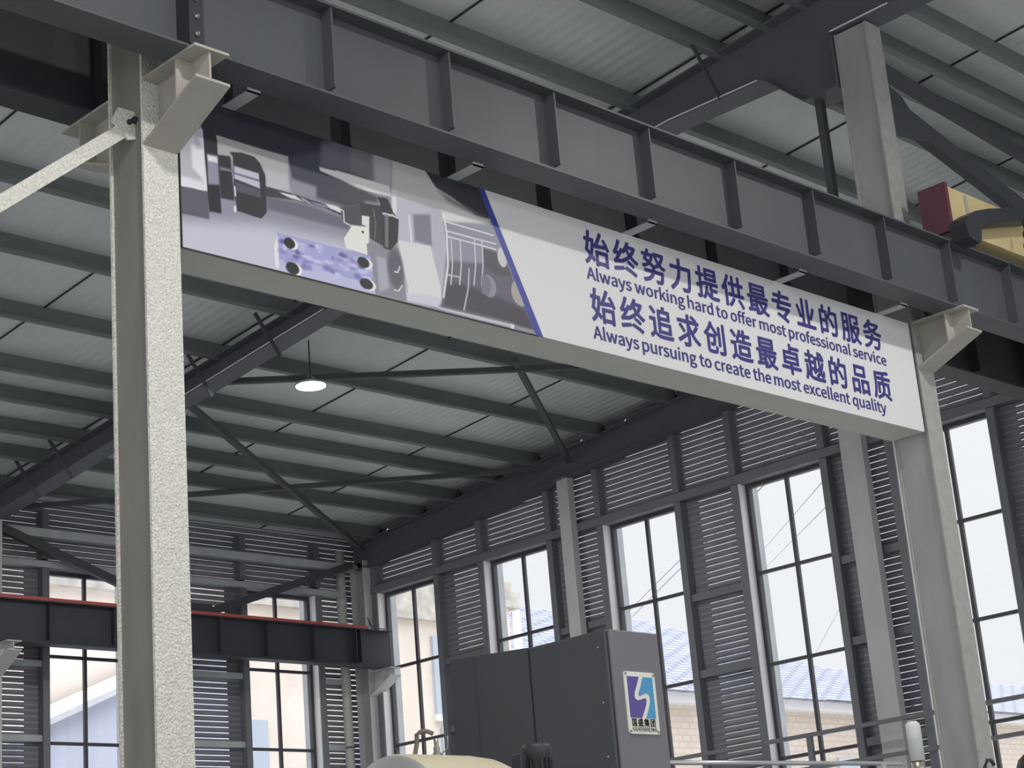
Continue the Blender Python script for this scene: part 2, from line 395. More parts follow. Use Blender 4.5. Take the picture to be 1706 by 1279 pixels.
# brace from the left column down to the foot of the next column along the row
br = thing('column_brace', 'pale rough-painted diagonal brace bolted to the left column', 'brace', (4.70, 7.10, 4.12))
b = MB(); b.bar((4.722, 7.104, 4.118), (-1.85, 7.104, -1.30), .012, .072, (0, 0, 1)); b.build('brace_face', M['column'], br)
b = MB(); q = Vector((4.722 + 1.85, 0, 4.118 + 1.30)).normalized(); nrm = Vector((-q.z, 0, q.x)) * .033
b.bar(Vector((4.722, 7.14, 4.118)) + nrm, Vector((-1.85, 7.14, -1.30)) + nrm, .06, .008, (0, 0, 1)); b.build('brace_leg', M['corbel'], br)
cl = thing('steel_column', 'bright steel column further left along the banner row, outside the frame', 'column', (-1.86, 7.15, FZ))
f = MB(); wv = MB(); hsec(f, wv, -1.96, -1.76, 7.0, 7.3, FZ, 7.3); f.build('column_flange', M['column'], cl); wv.build('column_web', M['column_web'], cl)

def runway_beam(label, x0, x1, yc, zb, zt, stiff, m, w=.2, rail=None):
    r = thing('crane_runway_beam', label, 'crane beam', ((x0 + x1) / 2, yc, zb))
    b = MB(); b.box(x0, x1, yc - w / 2, yc + w / 2, zb, zb + .014); b.build('bottom_flange', m, r)
    b = MB(); b.box(x0, x1, yc - w / 2, yc + w / 2, zt - .014, zt); b.build('top_flange', m, r)
    b = MB(); b.box(x0, x1, yc - .006, yc + .006, zb + .014, zt - .014); b.build('web', m, r)
    first = None
    for x in stiff:
        if first is None:
            s = MB(); s.box(x - .006, x + .006, yc - w / 2 + .012, yc - .006, zb + .06, zt - .014); s.box(x - .006, x + .006, yc + .006, yc + w / 2 - .012, zb + .06, zt - .014)
            first = s.build('stiffener', m, r); fx = x
        else: shifted(first, (x - fx, 0, 0))
    if rail:
        b = MB(); ry, rw_, rh, rm = rail; b.box(x0, x1, ry - rw_ / 2, ry + rw_ / 2, zt, zt + rh * .3); b.box(x0, x1, ry - rw_ / 4, ry + rw_ / 4, zt + rh * .3, zt + rh); b.build('crane_rail', rm, r)
    return r
SF = [5.70 + .838 * k for k in range(-6, 15)]
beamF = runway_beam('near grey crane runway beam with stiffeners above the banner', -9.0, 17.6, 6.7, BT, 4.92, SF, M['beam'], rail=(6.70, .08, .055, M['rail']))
sp_ = MB(); sp_.box(4.775, 4.86, 6.588, 6.694, BT + .014, 4.906); spl = sp_.build('splice_plate', M['black'], beamF)
for k in range(5):
    b = MB(); b.lathe((4.815 + (k % 2) * .0, 6.588, BT + .07 + k * .095), [(.013, 0), (.013, -.012), (.007, -.012), (.007, -.022)], 'Y', 6); b.build('bolt', M['metal'], spl)
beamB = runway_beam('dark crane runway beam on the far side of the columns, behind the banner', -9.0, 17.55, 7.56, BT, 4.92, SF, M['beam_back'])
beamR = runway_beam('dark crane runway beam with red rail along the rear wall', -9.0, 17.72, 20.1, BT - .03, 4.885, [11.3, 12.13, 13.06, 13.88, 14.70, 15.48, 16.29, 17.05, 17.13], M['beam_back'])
b = MB(); b.box(-9.0, 17.28, 20.02, 20.07, 4.885, 4.93); b.build('conductor_rail', M['red'], beamR)
b = MB(); b.tube([(17.28, 20.05, 4.905), (17.34, 20.05, 4.96), (17.30, 20.05, 5.06), (17.38, 20.05, 4.92), (17.7, 20.05, 4.91)], .008, 6); b.build('cable_end', M['black'], beamR)

# columns along the rear wall and in the gable wall
def rear_column(x0, x1, label):
    xc = (x0 + x1) / 2; c = thing('steel_column', label, 'column', (xc, 20.55, FZ))
    f = MB(); wv = MB(); hsec(f, wv, x0, x1, 20.4, 20.7, FZ, 6.0); f.build('column_flange', M['wall_column'], c); wv.build('column_web', M['column_web'], c)
    corbel(c, xc, x1 - x0, 20.4, 19.93, BT - .03, .12, .36, M['wall_column']); return c
rear_column(17.57, 17.77, 'grey corner column under the right end of the red-railed beam')
rear_column(11.49, 11.69, 'grey rear column whose bracket shows at the left edge, under the red-railed beam')
def wind_column(x0, x1, y0, y1, label):
    c = thing('steel_column', label, 'column', ((x0 + x1) / 2, (y0 + y1) / 2, FZ))
    zt = zs(y1) - .56
    b = MB(); b.box(x0, x1, y0, y1, FZ, zt); b.build('column_shaft', M['wall_column'], c, bevel=.006)
    b = MB(); b.box(x0 - .02, x1 + .02, y0 - .02, y1 + .02, zt, zt + .012); b.build('cap_plate', M['post'], c)
    return c
wind_column(17.57, 17.69, 16.19, 16.39, 'slim grey wall column rising behind the charcoal cabinet')
wind_column(17.57, 17.69, 11.57, 11.87, 'wide grey wall column between the fourth gable window and the banner-end column')
wind_column(17.57, 17.77, 7.0, 7.3, 'grey wall column at the gable end of the tie bars, right of the frame')
for c in (thing('drain_pipe', 'white plastic drain pipe beside the corner column on the rear wall', 'pipe', (17.46, 20.79, FZ)),):
    p = MB(); p.tube([(17.46, 20.79, FZ), (17.46, 20.79, 5.05), (17.46, 20.79, 6.2)], .068, 16); p.build('pipe', M['pvc'], c)
    for z in (3.32, 1.6):
        k = MB(); k.tube([(17.46, 20.79, z - .015), (17.46, 20.79, z + .015)], .076, 16); k.build('pipe_clip', M['post'], c)
    k = MB(); k.tube([(17.46, 20.79, 5.36), (17.46, 20.79, 5.52)], .078, 16); k.build('pipe_socket', M['pvc'], c)

# rafters: tapered built-up beams under the purlins
def rafter(x, w, pts_bottom, y0, y1, label, m, dtop=.205):
    r = thing('roof_rafter', label, 'rafter', (x, (y0 + y1) / 2, zs((y0 + y1) / 2) - .5))
    bot = [p for p in pts_bottom]
    top = [(y0, zs(y0) - dtop), (y1, zs(y1) - dtop)]
    b = MB(); b.prism([(bot[0][0], bot[0][1])] + bot[1:] + [(y1, top[1][1]), (y0, top[0][1])], 'X', x - .006, x + .006); b.build('rafter_web', m, r)
    b = MB(); b.prism([(y0, top[0][1]), (y1, top[1][1]), (y1, top[1][1] + .014), (y0, top[0][1] + .014)], 'X', x - w / 2, x + w / 2); b.build('top_flange', m, r)
    b = MB()
    for p, q in zip(bot[:-1], bot[1:]): b.prism([p, q, (q[0], q[1] - .014), (p[0], p[1] - .014)], 'X', x - w / 2, x + w / 2)
    b.build('bottom_flange', m, r)
    return r
LB = [(YW, zs(YW) - .75), (6.2, 6.93), (7.31, 6.925), (7.315, 6.46), (7.64, 6.46), (8.0, 6.80), (9.0, 6.83), (13.7, 6.60), (20.4, 5.98)]
r2 = rafter(11.6, .25, LB, YW, 20.7, 'dark roof rafter carried by the right-hand column, crossing the whole roof', M['rafter'])
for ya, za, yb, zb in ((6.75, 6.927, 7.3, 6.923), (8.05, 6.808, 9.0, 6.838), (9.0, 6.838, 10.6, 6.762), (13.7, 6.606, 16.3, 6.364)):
    b = MB(); b.bar((11.468, ya, za - .004), (11.468, yb, zb - .004), .008, .010); b.build('edge_highlight', M['reveal'], r2)  # thin white strips imitate the bright reflection along the flange edge
r1 = rafter(4.876, .25, LB, YW, 20.7, 'dark roof rafter over the left column, outside the frame', M['rafter'])
r3 = rafter(17.67, .2, [(YW, zs(YW) - .56), (20.7, zs(20.7) - .56)], YW, 20.7, 'dark end rafter against the gable wall', M['rafter'])
def fly(root, x, y, xo):
    b = MB(); b.bar((x + xo, y, zs(y) - .20), (x - .125 * (1 if xo < 0 else -1) * .9, y, zs(y) - .62), .045, .012, (0, 1, 0)); b.build('fly_brace', M['brace'], root)
for y in (8.45, 13.2, 14.45, 15.65, 16.85, 18.45, 19.2): fly(r2, 11.6, y, -.42)

PY = [-8.0, -6.8, -5.6, -4.4, -3.2, -2.0, -.8, .4, 1.6, 2.8, 4.0, 5.2, 6.4, 7.15, 7.62, 8.0, 8.50, 9.50, 10.75, 12.0, 13.2, 14.38, 15.65, 16.85, 17.6, 18.45, 19.2, 20.2]
vis = [y for y in PY if y >= 7.0]
near = {7.15: 'over the right-hand column head', 7.62: 'just behind the right-hand column head'}
for y in PY:
    z = zs(y); b = MB()
    b.prism([(y, z), (y + .07, z), (y + .07, z - .004), (y + .004, z - .004), (y + .004, z - .20), (y - .07, z - .20), (y - .07, z - .18), (y - .073, z - .18), (y - .073, z - .204), (y, z - .204)], 'X', XW + .2, GX - .08)
    o = b.build('roof_purlin', M['purlin'])
    if y in near: lab = 'long grey roof purlin %s' % near[y]
    elif y >= 13: lab = 'long grey roof purlin over the rear bay, %s counted from the rear wall' % ORDS[len([q for q in PY if q > y])]
    elif y > 7: lab = 'long grey roof purlin above the crane beams, %s counted back from the column row' % ORDS[len([q for q in PY if 7.7 < q < y])]
    else: lab = 'long grey roof purlin over the near bay, %s counted from the column row' % ORDS[len([q for q in PY if y < q < 7])]
    tag(o, lab, 'purlin', 'roof purlins')

# flat bracing under the purlins
def rod(name, p, q, label, cat='brace', w=.07, h=.06, m=None, group=None):
    b = MB(); b.bar(p, q, w, h, (0, 1, 0) if abs(q[2] - p[2]) > 1.2 else (0, 0, 1)); return tag(b.build(name, m or M['brace']), label, cat, group)
GB = 'roof bracing of the rear bay'
rod('roof_brace', (11.75, 15.75, 6.46), (16.3, 13.2, 6.72), 'dark roof brace passing behind the glowing pendant lamp', group=GB)
rod('roof_brace', (14.45, 13.95, 6.66), (17.55, 16.1, 6.42), 'dark roof brace running down to the end rafter under the banner', group=GB)
rod('roof_brace', (11.75, 16.45, 6.39), (17.5, 20.3, 6.12), 'thin dark roof brace sloping away from the rafter below the lamp', group=GB)
rod('roof_brace', (11.75, 20.3, 6.1), (17.5, 16.55, 6.42), 'long low dark roof brace nearest the rear wall', group=GB)
# bracing above the crane beam, right of the column head
rod('column_tie', (11.72, 7.15, 6.66), (17.5, 7.15, 6.14), 'upper dark tie bar leaving the head of the right-hand column', 'brace', .07, .11)
kb = thing('column_brace', 'thick dark diagonal brace with gusset below the tie bar of the right-hand column', 'brace', (11.72, 7.15, 6.3))
b = MB(); b.bar((11.95, 7.15, 6.32), (17.5, 7.15, 5.0), .09, .16); b.build('brace_tube', M['brace'], kb)
b = MB(); b.prism([(11.722, 6.52), (12.05, 6.42), (12.35, 6.12), (11.722, 6.02)], 'Y', 7.09, 7.104); b.build('gusset_plate', M['brace'], kb)
rod('tie_post', (11.6, 7.57, 6.445), (11.6, 7.57, 4.921), 'thin dark upright standing left of the upper right-hand column', 'post', .06, .06)
# chevron bracing along the rear wall
cv = thing('wall_brace', 'dark chevron brace meeting above the red-railed beam on the rear wall', 'brace', (14.6, 20.58, 5.0))
for p, q in (((11.75, 20.58, 5.92), (14.5, 20.58, 5.02)), ((14.8, 20.58, 5.02), (17.5, 20.58, 5.95))):
    b = MB(); b.bar(p, q, .07, .11); b.build('brace_leg', M['brace'], cv)
b = MB(); b.prism([(14.3, 4.93), (15.0, 4.93), (14.95, 5.16), (14.35, 5.16)], 'Y', 20.53, 20.54); gp = b.build('gusset_plate', M['brace'], cv)
for x in (14.5, 14.8):
    b = MB(); b.lathe((x, 20.53, 5.0), [(.02, 0), (.02, -.02)], 'Y', 8); b.build('bolt', M['metal'], gp)

# ------------------------------------------------------------------ the banner: a lightbox between the two columns
BX0, BX1, BZ0, BZ1, BY = 4.985, 11.466, 3.525, 4.362, 7.0
bn = thing('sign_banner', 'long banner lightbox with machining photo, blue stripe and slogans between two columns', 'banner', ((BX0 + BX1) / 2, 7.15, BZ0))
b = MB(); b.box(BX0, BX1, BY + .004, BY + .285, BZ0, BZ1); b.build('sign_body', M['sign_body'], bn, bevel=.004)
b = MB(); b.box(BX0, 7.47, BY - .002, BY + .006, BZ0 - .004, BZ0 + .003); b.box(BX0, BX0 + .006, BY - .002, BY + .006, BZ0, BZ1); b.build('sign_edge', M['sign_edge'], bn)
TX, BXm = 7.072, 7.449          # upper and lower end of the slanted picture edge
b = MB(); b.prism([(TX, BZ1), (TX + .052, BZ1), (BXm + .060, BZ0), (BXm, BZ0)], 'Y', BY - .001, BY + .004); b.build('blue_stripe', M['blue'], bn)
b = MB(); b.prism([(TX + .052, BZ1), (BX1, BZ1), (BX1, BZ0), (BXm + .060, BZ0)], 'Y', BY - .001, BY + .004); b.build('white_panel', M['white_print'], bn)

ART = [
 ('p',(150,150,168),0.1,[(4.965,3.84),(5.523,3.917),(6.149,3.889),(6.17,3.698),(5.694,3.705),(4.961,3.734)]),
 ('p',(204,204,222),0.12,[(4.959,3.658),(5.516,3.766),(6.079,3.791),(6.122,3.527),(4.952,3.434)]),
 ('p',(44,46,58),0.012,[(5.084,4.367),(6.35,4.735),(6.315,4.287),(6.167,4.141),(5.858,4.096),(5.698,4.088),(5.676,4.191),(5.492,4.187),(5.181,4.19),(5.13,4.199)]),
 ('p',(70,72,84),0.05,[(5.685,4.181),(5.909,4.29),(6.206,4.184),(6.191,3.981),(5.852,3.997),(5.694,4.022)]),
 ('p',(104,104,116),0.05,[(5.912,4.332),(6.125,4.431),(6.223,4.407),(6.209,4.218),(5.893,4.187)]),
 ('p',(176,176,178),0.006,[(5.181,4.19),(5.492,4.187),(5.676,4.191),(5.67,4.081),(5.526,3.973),(5.477,4.079),(5.22,4.083)]),
 ('p',(196,194,204),0.04,[(5.523,4.083),(5.67,4.081),(5.683,3.988),(5.526,3.973)]),
 ('p',(150,150,160),0.03,[(5.687,4.069),(5.856,4.063),(5.852,3.997),(5.683,3.988)]),
 ('p',(108,108,124),0.03,[(5.515,3.93),(5.802,3.944),(6.088,3.924),(6.074,3.863),(5.703,3.857),(5.52,3.853)]),
 ('p',(235,235,236),0.008,[(5.885,4.185),(6.108,4.196),(6.171,4.192),(6.165,4.114),(6.098,4.123),(6.074,4.142),(5.892,4.166)]),
 ('p',(120,120,130),0.05,[(6.114,4.343),(6.404,4.392),(6.387,4.175),(6.104,4.208)]),
 ('p',(176,176,184),0.04,[(6.275,4.367),(6.41,4.393),(6.394,4.186),(6.272,4.185)]),
 ('p',(234,234,236),0.01,[(6.003,4.196),(6.377,4.197),(6.396,4.139),(6.166,4.125),(6.1,4.151),(6.001,4.158)]),
 ('p',(74,74,84),0.03,[(6.0,4.149),(6.099,4.141),(6.29,4.113),(6.287,4.074),(5.993,4.04)]),
 ('p',(200,197,196),0.012,[(6.417,4.405),(6.647,4.377),(6.729,4.28),(6.849,4.25),(7.144,4.172),(6.796,4.08),(6.692,4.144),(6.399,4.178)]),
 ('p',(225,224,226),0.03,[(6.399,4.183),(6.819,4.194),(7.145,4.182),(7.141,4.151),(6.784,4.088),(6.396,4.139)]),
 ('p',(56,55,64),0.006,[(6.642,4.385),(7.091,4.4),(7.151,4.184),(7.042,4.178),(6.849,4.25),(6.735,4.279)]),
 ('p',(110,108,118),0.05,[(6.752,4.266),(6.848,4.24),(7.15,4.173),(7.017,4.182),(6.821,4.214)]),
 ('p',(196,194,208),0.02,[(6.396,4.139),(6.742,4.155),(6.712,3.573),(6.45,3.54),(6.408,3.867)]),
 ('p',(232,231,236),0.02,[(6.393,4.181),(6.429,4.185),(6.422,4.04),(6.388,4.042)]),
 ('l',(240,240,244),0.01,0.006,[(6.511,4.052),(6.517,3.91),(6.5,3.718),(6.462,3.542)]),
 ('p',(132,127,144),0.025,[(6.542,4.069),(6.676,4.101),(6.673,3.907),(6.54,3.906)]),
 ('p',(188,187,202),0.02,[(6.692,4.144),(6.765,4.141),(6.782,3.932),(6.727,3.671),(6.687,3.568),(6.678,3.832)]),
 ('p',(226,226,230),0.004,[(6.419,3.886),(6.658,3.904),(6.715,3.668),(6.713,3.588),(6.594,3.587),(6.487,3.566),(6.447,3.706)]),
 ('p',(214,214,228),0.02,[(6.454,3.587),(6.715,3.612),(6.685,3.544),(6.45,3.535)]),
 ('p',(142,142,154),0.02,[(6.193,3.814),(6.313,3.827),(6.417,3.831),(6.45,3.679),(6.45,3.535),(6.234,3.537)]),
 ('p',(176,176,190),0.02,[(6.251,3.757),(6.318,3.753),(6.328,3.589),(6.257,3.547)]),
 ('e',(96,96,108),0.03,6.386,3.712,0.057,0.123),
 ('l',(225,225,230),0.008,0.004,[(6.376,3.691),(6.399,3.692),(6.417,3.728)]),
 ('l',(225,225,230),0.008,0.004,[(6.367,3.583),(6.399,3.585),(6.424,3.618)]),
 ('p',(150,148,168),0.012,[(6.797,4.09),(7.166,4.087),(7.233,3.933),(7.213,3.87),(6.783,3.816)]),
 ('p',(100,97,112),0.03,[(6.78,3.844),(7.257,3.919),(7.388,3.698),(7.448,3.537),(7.256,3.565),(6.703,3.551),(6.762,3.726)]),
 ('p',(70,67,78),0.04,[(6.761,3.716),(6.896,3.725),(7.144,3.708),(7.371,3.665),(7.436,3.55),(7.129,3.569),(6.723,3.566)]),
 ('p',(84,80,92),0.02,[(7.073,3.987),(7.239,3.984),(7.289,3.856),(7.159,3.838),(7.061,3.876)]),
 ('l',(235,233,240),0.008,0.006,[(6.796,4.083),(7.166,4.085)]),
 ('l',(235,233,240),0.008,0.006,[(6.793,4.026),(7.18,4.033)]),
 ('l',(235,233,240),0.008,0.006,[(6.8,3.994),(7.176,4.0)]),
 ('l',(220,218,228),0.008,0.008,[(6.823,3.98),(6.818,3.824),(6.794,3.704)]),
 ('l',(220,218,228),0.008,0.008,[(6.892,3.995),(6.887,3.839),(6.862,3.718)]),
 ('l',(220,218,228),0.008,0.008,[(7.007,4.021),(7.001,3.863),(6.976,3.741)]),
 ('l',(220,218,228),0.008,0.008,[(7.068,4.035),(7.061,3.876),(7.036,3.754)]),
 ('l',(205,203,214),0.008,0.006,[(6.777,3.758),(6.869,3.763)]),
 ('l',(205,203,214),0.009,0.008,[(6.947,3.832),(6.929,3.713),(6.881,3.569)]),
 ('l',(240,240,242),0.012,0.008,[(6.778,4.125),(6.792,4.011),(6.783,3.816),(6.73,3.615)]),
 ('e',(150,146,162),0.008,7.093,3.756,0.059,0.068),
 ('p',(124,120,136),0.01,[(7.045,3.814),(7.099,3.816),(7.118,3.761),(7.086,3.696),(7.03,3.699)]),
 ('e',(176,170,170),0.008,7.344,3.763,0.07,0.08),
 ('e',(212,210,214),0.006,7.223,3.961,0.038,0.061),
 ('p',(206,204,214),0.006,[(6.685,3.549),(7.127,3.552),(7.268,3.555),(7.253,3.537),(7.0,3.535),(6.684,3.538)]),
 ('p',(232,230,236),0.004,[(7.245,3.555),(7.276,3.555),(7.27,3.528),(7.244,3.529)]),
 ('p',(150,148,160),0.012,[(7.275,3.549),(7.43,3.554),(7.44,3.531),(7.272,3.524)]),
 ('p',(232,232,240),0.003,[(4.971,4.017),(5.108,4.193),(5.131,4.2),(5.15,3.862),(4.965,3.852)]),
 ('p',(205,205,222),0.02,[(5.077,4.169),(5.13,4.195),(5.138,4.085),(5.082,4.077)]),
 ('p',(96,96,108),0.006,[(4.965,3.85),(5.151,3.861),(5.156,3.711),(4.96,3.702)]),
 ('p',(42,43,51),0.004,[(5.132,4.224),(5.201,4.243),(5.222,4.162),(5.222,4.083),(5.232,3.761),(5.156,3.754),(5.15,3.862)]),
 ('p',(150,150,172),0.014,[(5.156,4.07),(5.218,4.075),(5.224,3.917),(5.158,3.904)]),
 ('p',(230,230,240),0.01,[(5.157,4.062),(5.218,4.067),(5.22,4.036),(5.16,4.032)]),
 ('p',(50,50,58),0.006,[(5.222,4.083),(5.3,4.094),(5.317,3.851),(5.23,3.845)]),
 ('p',(120,120,132),0.006,[(5.232,4.02),(5.314,4.021),(5.315,4.01),(5.233,4.0)]),
 ('p',(50,51,58),0.004,[(5.294,4.118),(5.372,4.134),(5.453,4.132),(5.489,4.106),(5.521,4.043),(5.519,3.835),(5.483,3.792),(5.331,3.798),(5.317,3.897),(5.316,4.096)]),
 ('p',(198,198,216),0.008,[(5.322,4.045),(5.477,4.043),(5.482,3.96),(5.321,3.976)]),
 ('p',(104,104,118),0.006,[(5.321,4.011),(5.481,4.009),(5.482,3.997),(5.32,4.001)]),
 ('p',(88,88,100),0.01,[(5.324,3.961),(5.484,3.95),(5.487,3.908),(5.327,3.907)]),
 ('l',(220,220,228),0.008,0.004,[(5.321,3.929),(5.324,3.883)]),
 ('e',(240,240,242),0.004,5.317,3.806,0.008,0.018),
 ('p',(64,64,72),0.005,[(5.516,3.982),(5.738,3.984),(6.033,3.969),(6.045,3.934),(5.916,3.952),(5.709,3.95),(5.515,3.924)]),
 ('p',(228,228,232),0.004,[(5.603,3.97),(5.71,3.977),(5.765,3.956),(5.672,3.956)]),
 ('p',(170,170,186),0.004,[(5.743,3.982),(5.794,3.967),(5.84,3.946),(5.765,3.96)]),
 ('p',(232,232,236),0.004,[(5.91,3.979),(5.976,3.985),(6.033,3.972),(6.027,3.952),(5.945,3.961)]),
 ('p',(150,146,180),0.005,[(5.803,3.965),(5.908,3.97),(5.936,3.959),(5.85,3.956)]),
 ('p',(84,84,92),0.004,[(6.016,3.983),(6.16,4.045),(6.195,4.028),(6.186,3.914),(6.049,3.896),(6.018,3.931)]),
 ('l',(48,48,55),0.004,0.003,[(6.053,3.99),(6.051,3.897)]),
 ('l',(48,48,55),0.004,0.003,[(6.068,3.996),(6.066,3.898)]),
 ('l',(48,48,55),0.004,0.003,[(6.083,4.002),(6.08,3.9)]),
 ('l',(48,48,55),0.004,0.003,[(6.098,4.007),(6.095,3.901)]),
 ('l',(48,48,55),0.004,0.003,[(6.113,4.013),(6.109,3.903)]),
 ('l',(48,48,55),0.004,0.003,[(6.128,4.019),(6.124,3.904)]),
 ('l',(48,48,55),0.004,0.003,[(6.143,4.025),(6.138,3.906)]),
 ('l',(48,48,55),0.004,0.003,[(6.158,4.031),(6.153,3.908)]),
 ('l',(48,48,55),0.004,0.003,[(6.173,4.037),(6.168,3.909)]),
 ('l',(225,225,230),0.007,0.004,[(5.989,3.982),(6.037,3.967),(6.038,3.903),(6.082,3.893)]),
 ('p',(56,56,62),0.004,[(6.16,4.045),(6.303,4.064),(6.333,4.057),(6.315,3.822),(6.215,3.849),(6.211,3.92),(6.162,3.918)]),
 ('p',(232,232,234),0.005,[(6.166,3.972),(6.218,3.978),(6.213,3.914),(6.162,3.918)]),
 ('p',(40,40,46),0.003,[(6.287,4.114),(6.362,4.121),(6.397,4.044),(6.434,4.015),(6.416,3.876),(6.36,3.815),(6.307,3.811),(6.3,3.899),(6.326,3.989),(6.306,4.06)]),
 ('p',(205,205,210),0.003,[(6.315,4.026),(6.401,4.03),(6.4,4.018),(6.316,4.013)]),
 ('p',(118,118,126),0.005,[(6.333,4.019),(6.358,4.018),(6.342,3.824),(6.319,3.823)]),
 ('p',(205,205,210),0.003,[(6.381,4.034),(6.433,4.024),(6.432,4.014),(6.386,4.018)]),
 ('l',(120,120,128),0.006,0.004,[(6.251,4.028),(6.263,3.946),(6.247,3.858)]),
 ('p',(238,238,234),0.003,[(6.029,3.807),(6.091,3.897),(6.212,3.914),(6.205,3.823),(6.187,3.812),(6.189,3.749),(6.041,3.752)]),
 ('e',(70,70,70),0.002,6.165,3.876,0.009,0.008),
 ('p',(170,170,222),0.003,[(5.579,3.739),(5.912,3.744),(6.21,3.745),(6.227,3.531),(5.878,3.54),(5.583,3.538)]),
 ('p',(236,236,242),0.004,[(5.555,3.664),(5.582,3.723),(5.584,3.541),(5.56,3.54)]),
 ('p',(196,196,232),0.01,[(5.586,3.591),(5.881,3.588),(6.218,3.584),(6.231,3.525),(5.877,3.527),(5.583,3.531)]),
 ('e',(206,206,242),0.012,5.741,3.708,0.021,0.007),
 ('e',(150,148,208),0.012,5.612,3.641,0.03,0.015),
 ('e',(150,148,208),0.012,5.729,3.643,0.029,0.016),
 ('e',(136,132,196),0.012,5.749,3.583,0.03,0.016),
 ('e',(150,148,208),0.012,6.078,3.696,0.016,0.016),
 ('e',(150,148,208),0.012,6.17,3.596,0.01,0.013),
 ('e',(196,196,236),0.012,5.997,3.648,0.015,0.009),
 ('e',(108,104,160),0.012,6.16,3.601,0.031,0.006),
 ('e',(150,148,208),0.012,5.768,3.618,0.031,0.012),
 ('e',(206,206,242),0.012,5.841,3.634,0.02,0.009),
 ('e',(136,132,196),0.012,5.749,3.604,0.009,0.014),
 ('e',(206,206,242),0.012,5.763,3.644,0.027,0.008),
 ('e',(196,196,236),0.012,6.002,3.715,0.025,0.011),
 ('e',(108,104,160),0.012,5.708,3.658,0.017,0.013),
 ('e',(136,132,196),0.012,6.143,3.711,0.027,0.009),
 ('e',(136,132,196),0.012,5.939,3.594,0.017,0.008),
 ('e',(190,192,232),0.012,5.873,3.718,0.01,0.018),
 ('e',(150,148,208),0.012,5.765,3.622,0.008,0.009),
 ('e',(206,206,242),0.012,6.174,3.607,0.031,0.016),
 ('e',(108,104,160),0.012,6.006,3.714,0.013,0.011),
 ('e',(196,196,236),0.012,5.681,3.666,0.017,0.006),
 ('e',(150,148,208),0.012,5.629,3.697,0.035,0.013),
 ('e',(196,196,236),0.012,5.86,3.693,0.011,0.007),
 ('e',(196,196,236),0.012,6.035,3.635,0.024,0.013),
 ('e',(136,132,196),0.012,5.945,3.676,0.011,0.012),
 ('e',(196,196,236),0.012,6.06,3.663,0.021,0.009),
 ('e',(206,206,242),0.012,5.845,3.719,0.02,0.014),
 ('e',(196,196,236),0.012,5.853,3.692,0.009,0.009),
 ('e',(196,196,236),0.012,5.744,3.692,0.019,0.009),
 ('e',(150,148,208),0.012,5.786,3.59,0.023,0.018),
 ('e',(190,192,232),0.012,5.832,3.589,0.032,0.015),
 ('e',(206,206,242),0.012,5.625,3.665,0.014,0.016),
 ('e',(150,148,208),0.012,6.131,3.585,0.016,0.012),
 ('e',(206,206,242),0.012,6.139,3.678,0.022,0.014),
 ('e',(206,206,242),0.012,6.008,3.685,0.034,0.007),
 ('e',(190,192,232),0.012,6.175,3.579,0.013,0.011),
 ('e',(150,148,208),0.012,5.962,3.609,0.026,0.007),
 ('e',(108,104,160),0.012,5.696,3.628,0.021,0.011),
 ('e',(196,196,236),0.012,5.825,3.604,0.033,0.006),
 ('e',(206,206,242),0.012,6.126,3.709,0.032,0.013),
 ('e',(190,192,232),0.012,6.126,3.695,0.024,0.016),
 ('e',(108,104,160),0.012,5.928,3.606,0.02,0.007),
 ('e',(108,104,160),0.012,6.015,3.708,0.031,0.013),
 ('e',(108,104,160),0.012,5.682,3.669,0.032,0.01),
 ('e',(108,104,160),0.012,5.806,3.713,0.02,0.008),
 ('e',(206,206,242),0.012,6.185,3.667,0.031,0.011),
 ('e',(150,148,208),0.012,5.642,3.587,0.022,0.011),
 ('e',(136,132,196),0.012,6.107,3.607,0.025,0.017),
 ('e',(206,206,242),0.012,5.971,3.584,0.019,0.016),
 ('e',(196,196,236),0.012,5.694,3.593,0.027,0.01),
 ('e',(136,132,196),0.012,6.114,3.687,0.027,0.006),
 ('e',(206,206,242),0.012,5.781,3.642,0.029,0.013),
 ('e',(206,206,242),0.012,5.909,3.646,0.031,0.01),
 ('e',(190,192,232),0.012,6.049,3.575,0.008,0.007),
 ('e',(206,206,242),0.012,6.14,3.643,0.029,0.013),
 ('e',(206,206,242),0.012,6.159,3.649,0.025,0.011),
 ('e',(150,148,208),0.012,5.68,3.608,0.035,0.01),
 ('e',(190,192,232),0.012,5.853,3.633,0.03,0.008),
 ('e',(108,104,160),0.012,6.139,3.669,0.029,0.014),
 ('e',(190,192,232),0.012,6.131,3.715,0.033,0.008),
 ('e',(150,148,208),0.012,5.988,3.676,0.032,0.013),
 ('e',(136,132,196),0.012,5.905,3.611,0.03,0.016),
 ('e',(108,104,160),0.012,6.173,3.702,0.035,0.014),
 ('e',(136,132,196),0.012,6.198,3.715,0.013,0.012),
 ('e',(190,192,232),0.012,6.131,3.692,0.016,0.017),
 ('e',(206,206,242),0.012,5.837,3.634,0.027,0.01),
 ('e',(190,192,232),0.012,5.736,3.675,0.022,0.011),
 ('e',(150,148,208),0.012,6.076,3.649,0.016,0.011),
 ('e',(108,104,160),0.012,5.611,3.695,0.02,0.013),
 ('e',(206,206,242),0.012,6.092,3.664,0.025,0.008),
 ('e',(240,240,246),0.003,5.678,3.695,0.036,0.031),
 ('e',(34,34,40),0.003,5.658,3.697,0.037,0.03),
 ('e',(240,240,246),0.003,5.689,3.557,0.044,0.033),
 ('e',(34,34,40),0.003,5.67,3.56,0.044,0.034),
 ('e',(240,240,246),0.003,6.176,3.696,0.044,0.032),
 ('e',(34,34,40),0.003,6.156,3.698,0.043,0.031),
 ('e',(240,240,246),0.003,6.188,3.574,0.047,0.031),
 ('e',(34,34,40),0.003,6.168,3.577,0.047,0.031),
]

